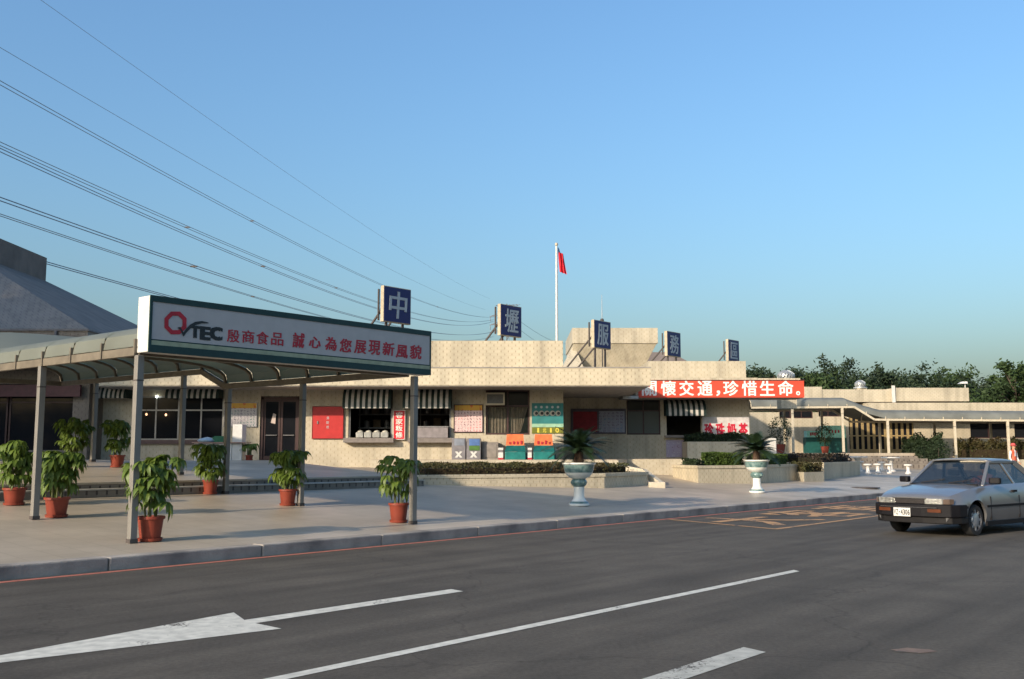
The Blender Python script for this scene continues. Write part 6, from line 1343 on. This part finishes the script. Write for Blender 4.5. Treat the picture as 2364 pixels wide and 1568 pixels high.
def pm(c):
    if c.z < 0.085: return 3
    if c.z < 1.0 and abs(c.x) < 0.215: return 2
    if c.z > 1.53 or (c.z < 0.97): return 0
    if abs(c.x) > 0.165 and c.z < 1.38: return 1
    if abs(c.x) > 0.20: return 1
    return 1 if (abs(c.x) < 0.03 and c.y < 0 and c.z > 1.2) else 4
paint_faces(bod, pm)
q = MB(); q.lathe([(0.155, 0.0), (0.16, 0.012), (0.10, 0.03), (0.098, 0.08), (0.07, 0.115), (0.0, 0.125)], 20, (0, 0.0, 1.70), False); q.build('hat', HATM, PR, True, local=True)
q = MB(); q.lathe([(0.0, 0.0), (0.012, 0.004), (0.012, 0.02), (0.0, 0.026)], 8, (0, -0.113, 1.625), False); q.build('nose', SKIN, PR, True, local=True)
for s in (-1, 1):
    q = MB(); q.lathe([(0, -0.009), (0.010, 0), (0, 0.009)], 8, (s * 0.032, -0.098, 1.66), False); q.build('eye', HAIR, PR, local=True)
    q = MB(); q.lathe([(0, -0.028), (0.012, 0), (0, 0.028)], 8, (s * 0.083, -0.005, 1.645), False); q.build('ear', SKIN, PR, local=True)
q = MB(); q.box(-0.022, 0.022, -0.103, -0.095, 1.592, 1.599); q.build('mouth', mat('lips', (0.30, 0.09, 0.07)), PR, local=True)
# driver
DP = MW[CAR] @ Vector((-1.22, 0.36, 0.62)); DR = thing('person', 'driver in a reddish shirt behind the car windscreen', 'person', tuple(DP), hd_)
DS = mat('reddish_shirt', (0.38, 0.13, 0.09), rough=0.8)
J = {'pel': ((0, 0, 0.10), 0.12, 0.16), 'wst': ((-0.06, 0, 0.24), 0.10, 0.14), 'chs': ((-0.10, 0, 0.36), 0.11, 0.165), 'nck': ((-0.10, 0, 0.475), 0.05, 0.05), 'hd0': ((-0.07, 0, 0.52), 0.075, 0.065), 'hd1': ((-0.07, 0, 0.59), 0.085, 0.07), 'hd2': ((-0.08, 0, 0.635), 0.06, 0.05)}
E_ = [('pel', 'wst'), ('wst', 'chs'), ('chs', 'nck'), ('nck', 'hd0'), ('hd0', 'hd1'), ('hd1', 'hd2')]
for s, k in ((-1, 'L'), (1, 'R')):
    J.update({k + 'sh': ((-0.09, s * 0.19, 0.40), 0.06, 0.06), k + 'el': ((0.08, s * 0.23, 0.24), 0.045, 0.045), k + 'wr': ((0.28, s * 0.16, 0.31), 0.03, 0.03), k + 'hp': ((0.08, s * 0.10, 0.09), 0.085, 0.085), k + 'kn': ((0.40, s * 0.13, 0.10), 0.06, 0.06)})
    E_ += [('chs', k + 'sh'), (k + 'sh', k + 'el'), (k + 'el', k + 'wr'), ('pel', k + 'hp'), (k + 'hp', k + 'kn')]; hand_chain(J, E_, k, (0.28, s * 0.16, 0.31), (1, 0, 0.15), 1)
bod = skin('body', J, E_, [SKIN, DS, TROUS], DR)
paint_faces(bod, lambda c: 0 if (c.z > 0.47 and abs(c.y) < 0.1) or c.x > 0.27 and c.z > 0.2 else (2 if c.z < 0.17 else 1))
q = MB(); q.lathe([(0.088, -0.03), (0.092, 0.02), (0.07, 0.07), (0.0, 0.085)], 14, (-0.085, 0, 0.60), False); q.build('hair', HAIR, DR, True, local=True)
q = MB(); q.lathe([(0.0, 0.0), (0.011, 0.004), (0.011, 0.02), (0.0, 0.026)], 8, (0.015, 0, 0.545), False); q.build('nose', SKIN, DR, local=True)

# ================================================================== TREES
def tree(x, y, h, rw, m, lab, seed, name='tree', z0=None, clumps=46, per=150, lsize=0.34, conic=0.0, crown0=0.22, spiky=0.35, group='trees behind the far wing'):
    rg = np.random.default_rng(seed); z0 = gz(x, y) if z0 is None else z0; t = thing(name, lab, 'tree', (x, y, z0), 0, group)
    q = MB(); q.tube([(0, 0, 0), (0.1, 0.05, h * 0.35), (0.0, 0.1, h * 0.65), (0.1, 0, h * 0.92)], [0.24, 0.18, 0.11, 0.03], 8); 
    cs = []
    for k in range(clumps):
        s = rg.uniform(0, 1) ** 0.8; a = rg.uniform(0, 6.283); zz = h * (crown0 + (1 - crown0) * s * 0.95)
        rmax = rw * (math.sin(math.pi * min(1, 0.12 + 0.8 * (1 - s))) ** 0.7 if not conic else (1 - s) * conic + 0.12); rr = rmax * math.sqrt(rg.uniform(0.05, 1))
        cs.append((rr * math.cos(a), rr * math.sin(a), zz))
    for c in cs[:14]: q.tube([(0.05, 0.05, c[2] * 0.72), (c[0] * 0.5, c[1] * 0.5, c[2] * 0.86), c], [0.08, 0.05, 0.02], 5)
    q.build('trunk', BARK, t, local=True)
    P = []
    for c in cs:
        r_ = rw * rg.uniform(0.16, 0.34); n = int(per * rg.uniform(0.6, 1.3)); p = rg.normal(size=(n, 3)) * np.array([r_, r_, r_ * 0.62]) * 0.6
        if rg.uniform() < spiky:
            d = np.array([c[0] * 0.6 + rg.normal() * 0.4, c[1] * 0.6 + rg.normal() * 0.4, rw * 0.45 * rg.uniform(0.5, 1.2)]); p = p * 0.6 + np.outer(rg.uniform(-0.2, 1.0, n), d * 0.9)
        P.append(p + np.array(c))
    P = np.concatenate(P); v, qd = leaf_quads(P, lsize, 0.42, 0.3); np_mesh('crown', v, qd, m, t, local=True)
    return t
specs = [(1745, 826, 92, 4.2), (1790, 828, 88, 4.6), (1838, 838, 94, 4.4), (1885, 834, 86, 4.2), (1938, 826, 93, 4.6), (1985, 832, 88, 4.6), (2032, 838, 95, 4.4), (2085, 842, 88, 4.4), (2135, 846, 94, 4.6), (2185, 838, 90, 4.6), (2236, 862, 87, 3.4), (2268, 886, 92, 2.6)]
wds = ['first', 'second', 'third', 'fourth', 'fifth', 'sixth', 'seventh', 'eighth', 'ninth', 'tenth', 'eleventh', 'twelfth']
for k, (px, py, Y, rw) in enumerate(specs):
    z0 = 1.1; tree(XA(px, Y), Y, (ZA(py, Y) - z0) * (0.86 + 0.05 * math.sin(k * 2.1)), rw * 0.72, TREE_A if k % 3 else TREE_B, 'dark feathery evergreen behind the far wing, %s from the left' % wds[k], 100 + k, 'evergreen_tree', z0)
tree(XA(2352, 78), 78, ZA(838, 78) - 1.1, 2.2, TREE_B, 'lighter green broad tree at the right edge of the picture', 201, 'broadleaf_tree', 1.1, 30, 150, 0.36, 0, 0.55, 0.1)
tree(XA(2325, 84), 84, ZA(905, 84) - 1.1, 3.6, TREE_B, 'low bushy tree below the lighter tree at the right edge', 202, 'broadleaf_tree', 1.1, 34, 150, 0.36, 0, 0.1, 0.1)
tree(XA(2270, 86), 86, ZA(898, 86) - 1.1, 3.2, TREE_A, 'low dark bushy tree right of the far parapet end', 203, 'broadleaf_tree', 1.1, 34, 150, 0.36, 0, 0.1, 0.1)
tree(XA(2400, 80), 80, ZA(880, 80) - 1.1, 4.0, TREE_B, 'bushy tree just beyond the right edge of the picture', 204, 'broadleaf_tree', 1.1, 34, 150, 0.36, 0, 0.1, 0.1)
# big shade trees left of the picture: their shadow lies on the hall and the foot of the shop wall
for k, (x, y, h, rw) in enumerate(((-34.5, 15.5, 17.0, 5.0), (-34.6, 10.6, 13.7, 4.4), (-38, 21, 17.5, 5.4), (-43, 27, 17, 5.5))):
    tree(x, y, h, rw, TREE_B, 'tall shade tree outside the left edge, %s of four' % wds[k], 300 + k, 'shade_tree', 1.0, 90, 260, 0.5, 0, 0.12, 0.1, 'shade trees left of the hall')

# unseen belt of trees added behind the camera to hold back low sky light
bp = []; rg = np.random.default_rng(77)
for k in range(150):
    az = RAD(rg.uniform(95, 285)); R_ = rg.uniform(52, 60); h_ = rg.uniform(5.5, 8.0); n_ = 90
    p = rg.normal(size=(n_, 3)) * np.array([1.6, 1.6, h_ * 0.24]); p[:, 2] = np.clip(p[:, 2] + h_ * 0.5, 0, h_); bp.append(p + np.array([R_ * math.sin(az), R_ * math.cos(az), 0.0]))
v, qd = leaf_quads(np.concatenate(bp), 1.3, 0.6, 0.3)
tb = np_mesh('sky_screen_trees', v, qd, TREE_B); tag(tb, 'unseen belt of trees added behind the camera to screen low sky light', 'trees', None, 'stuff')
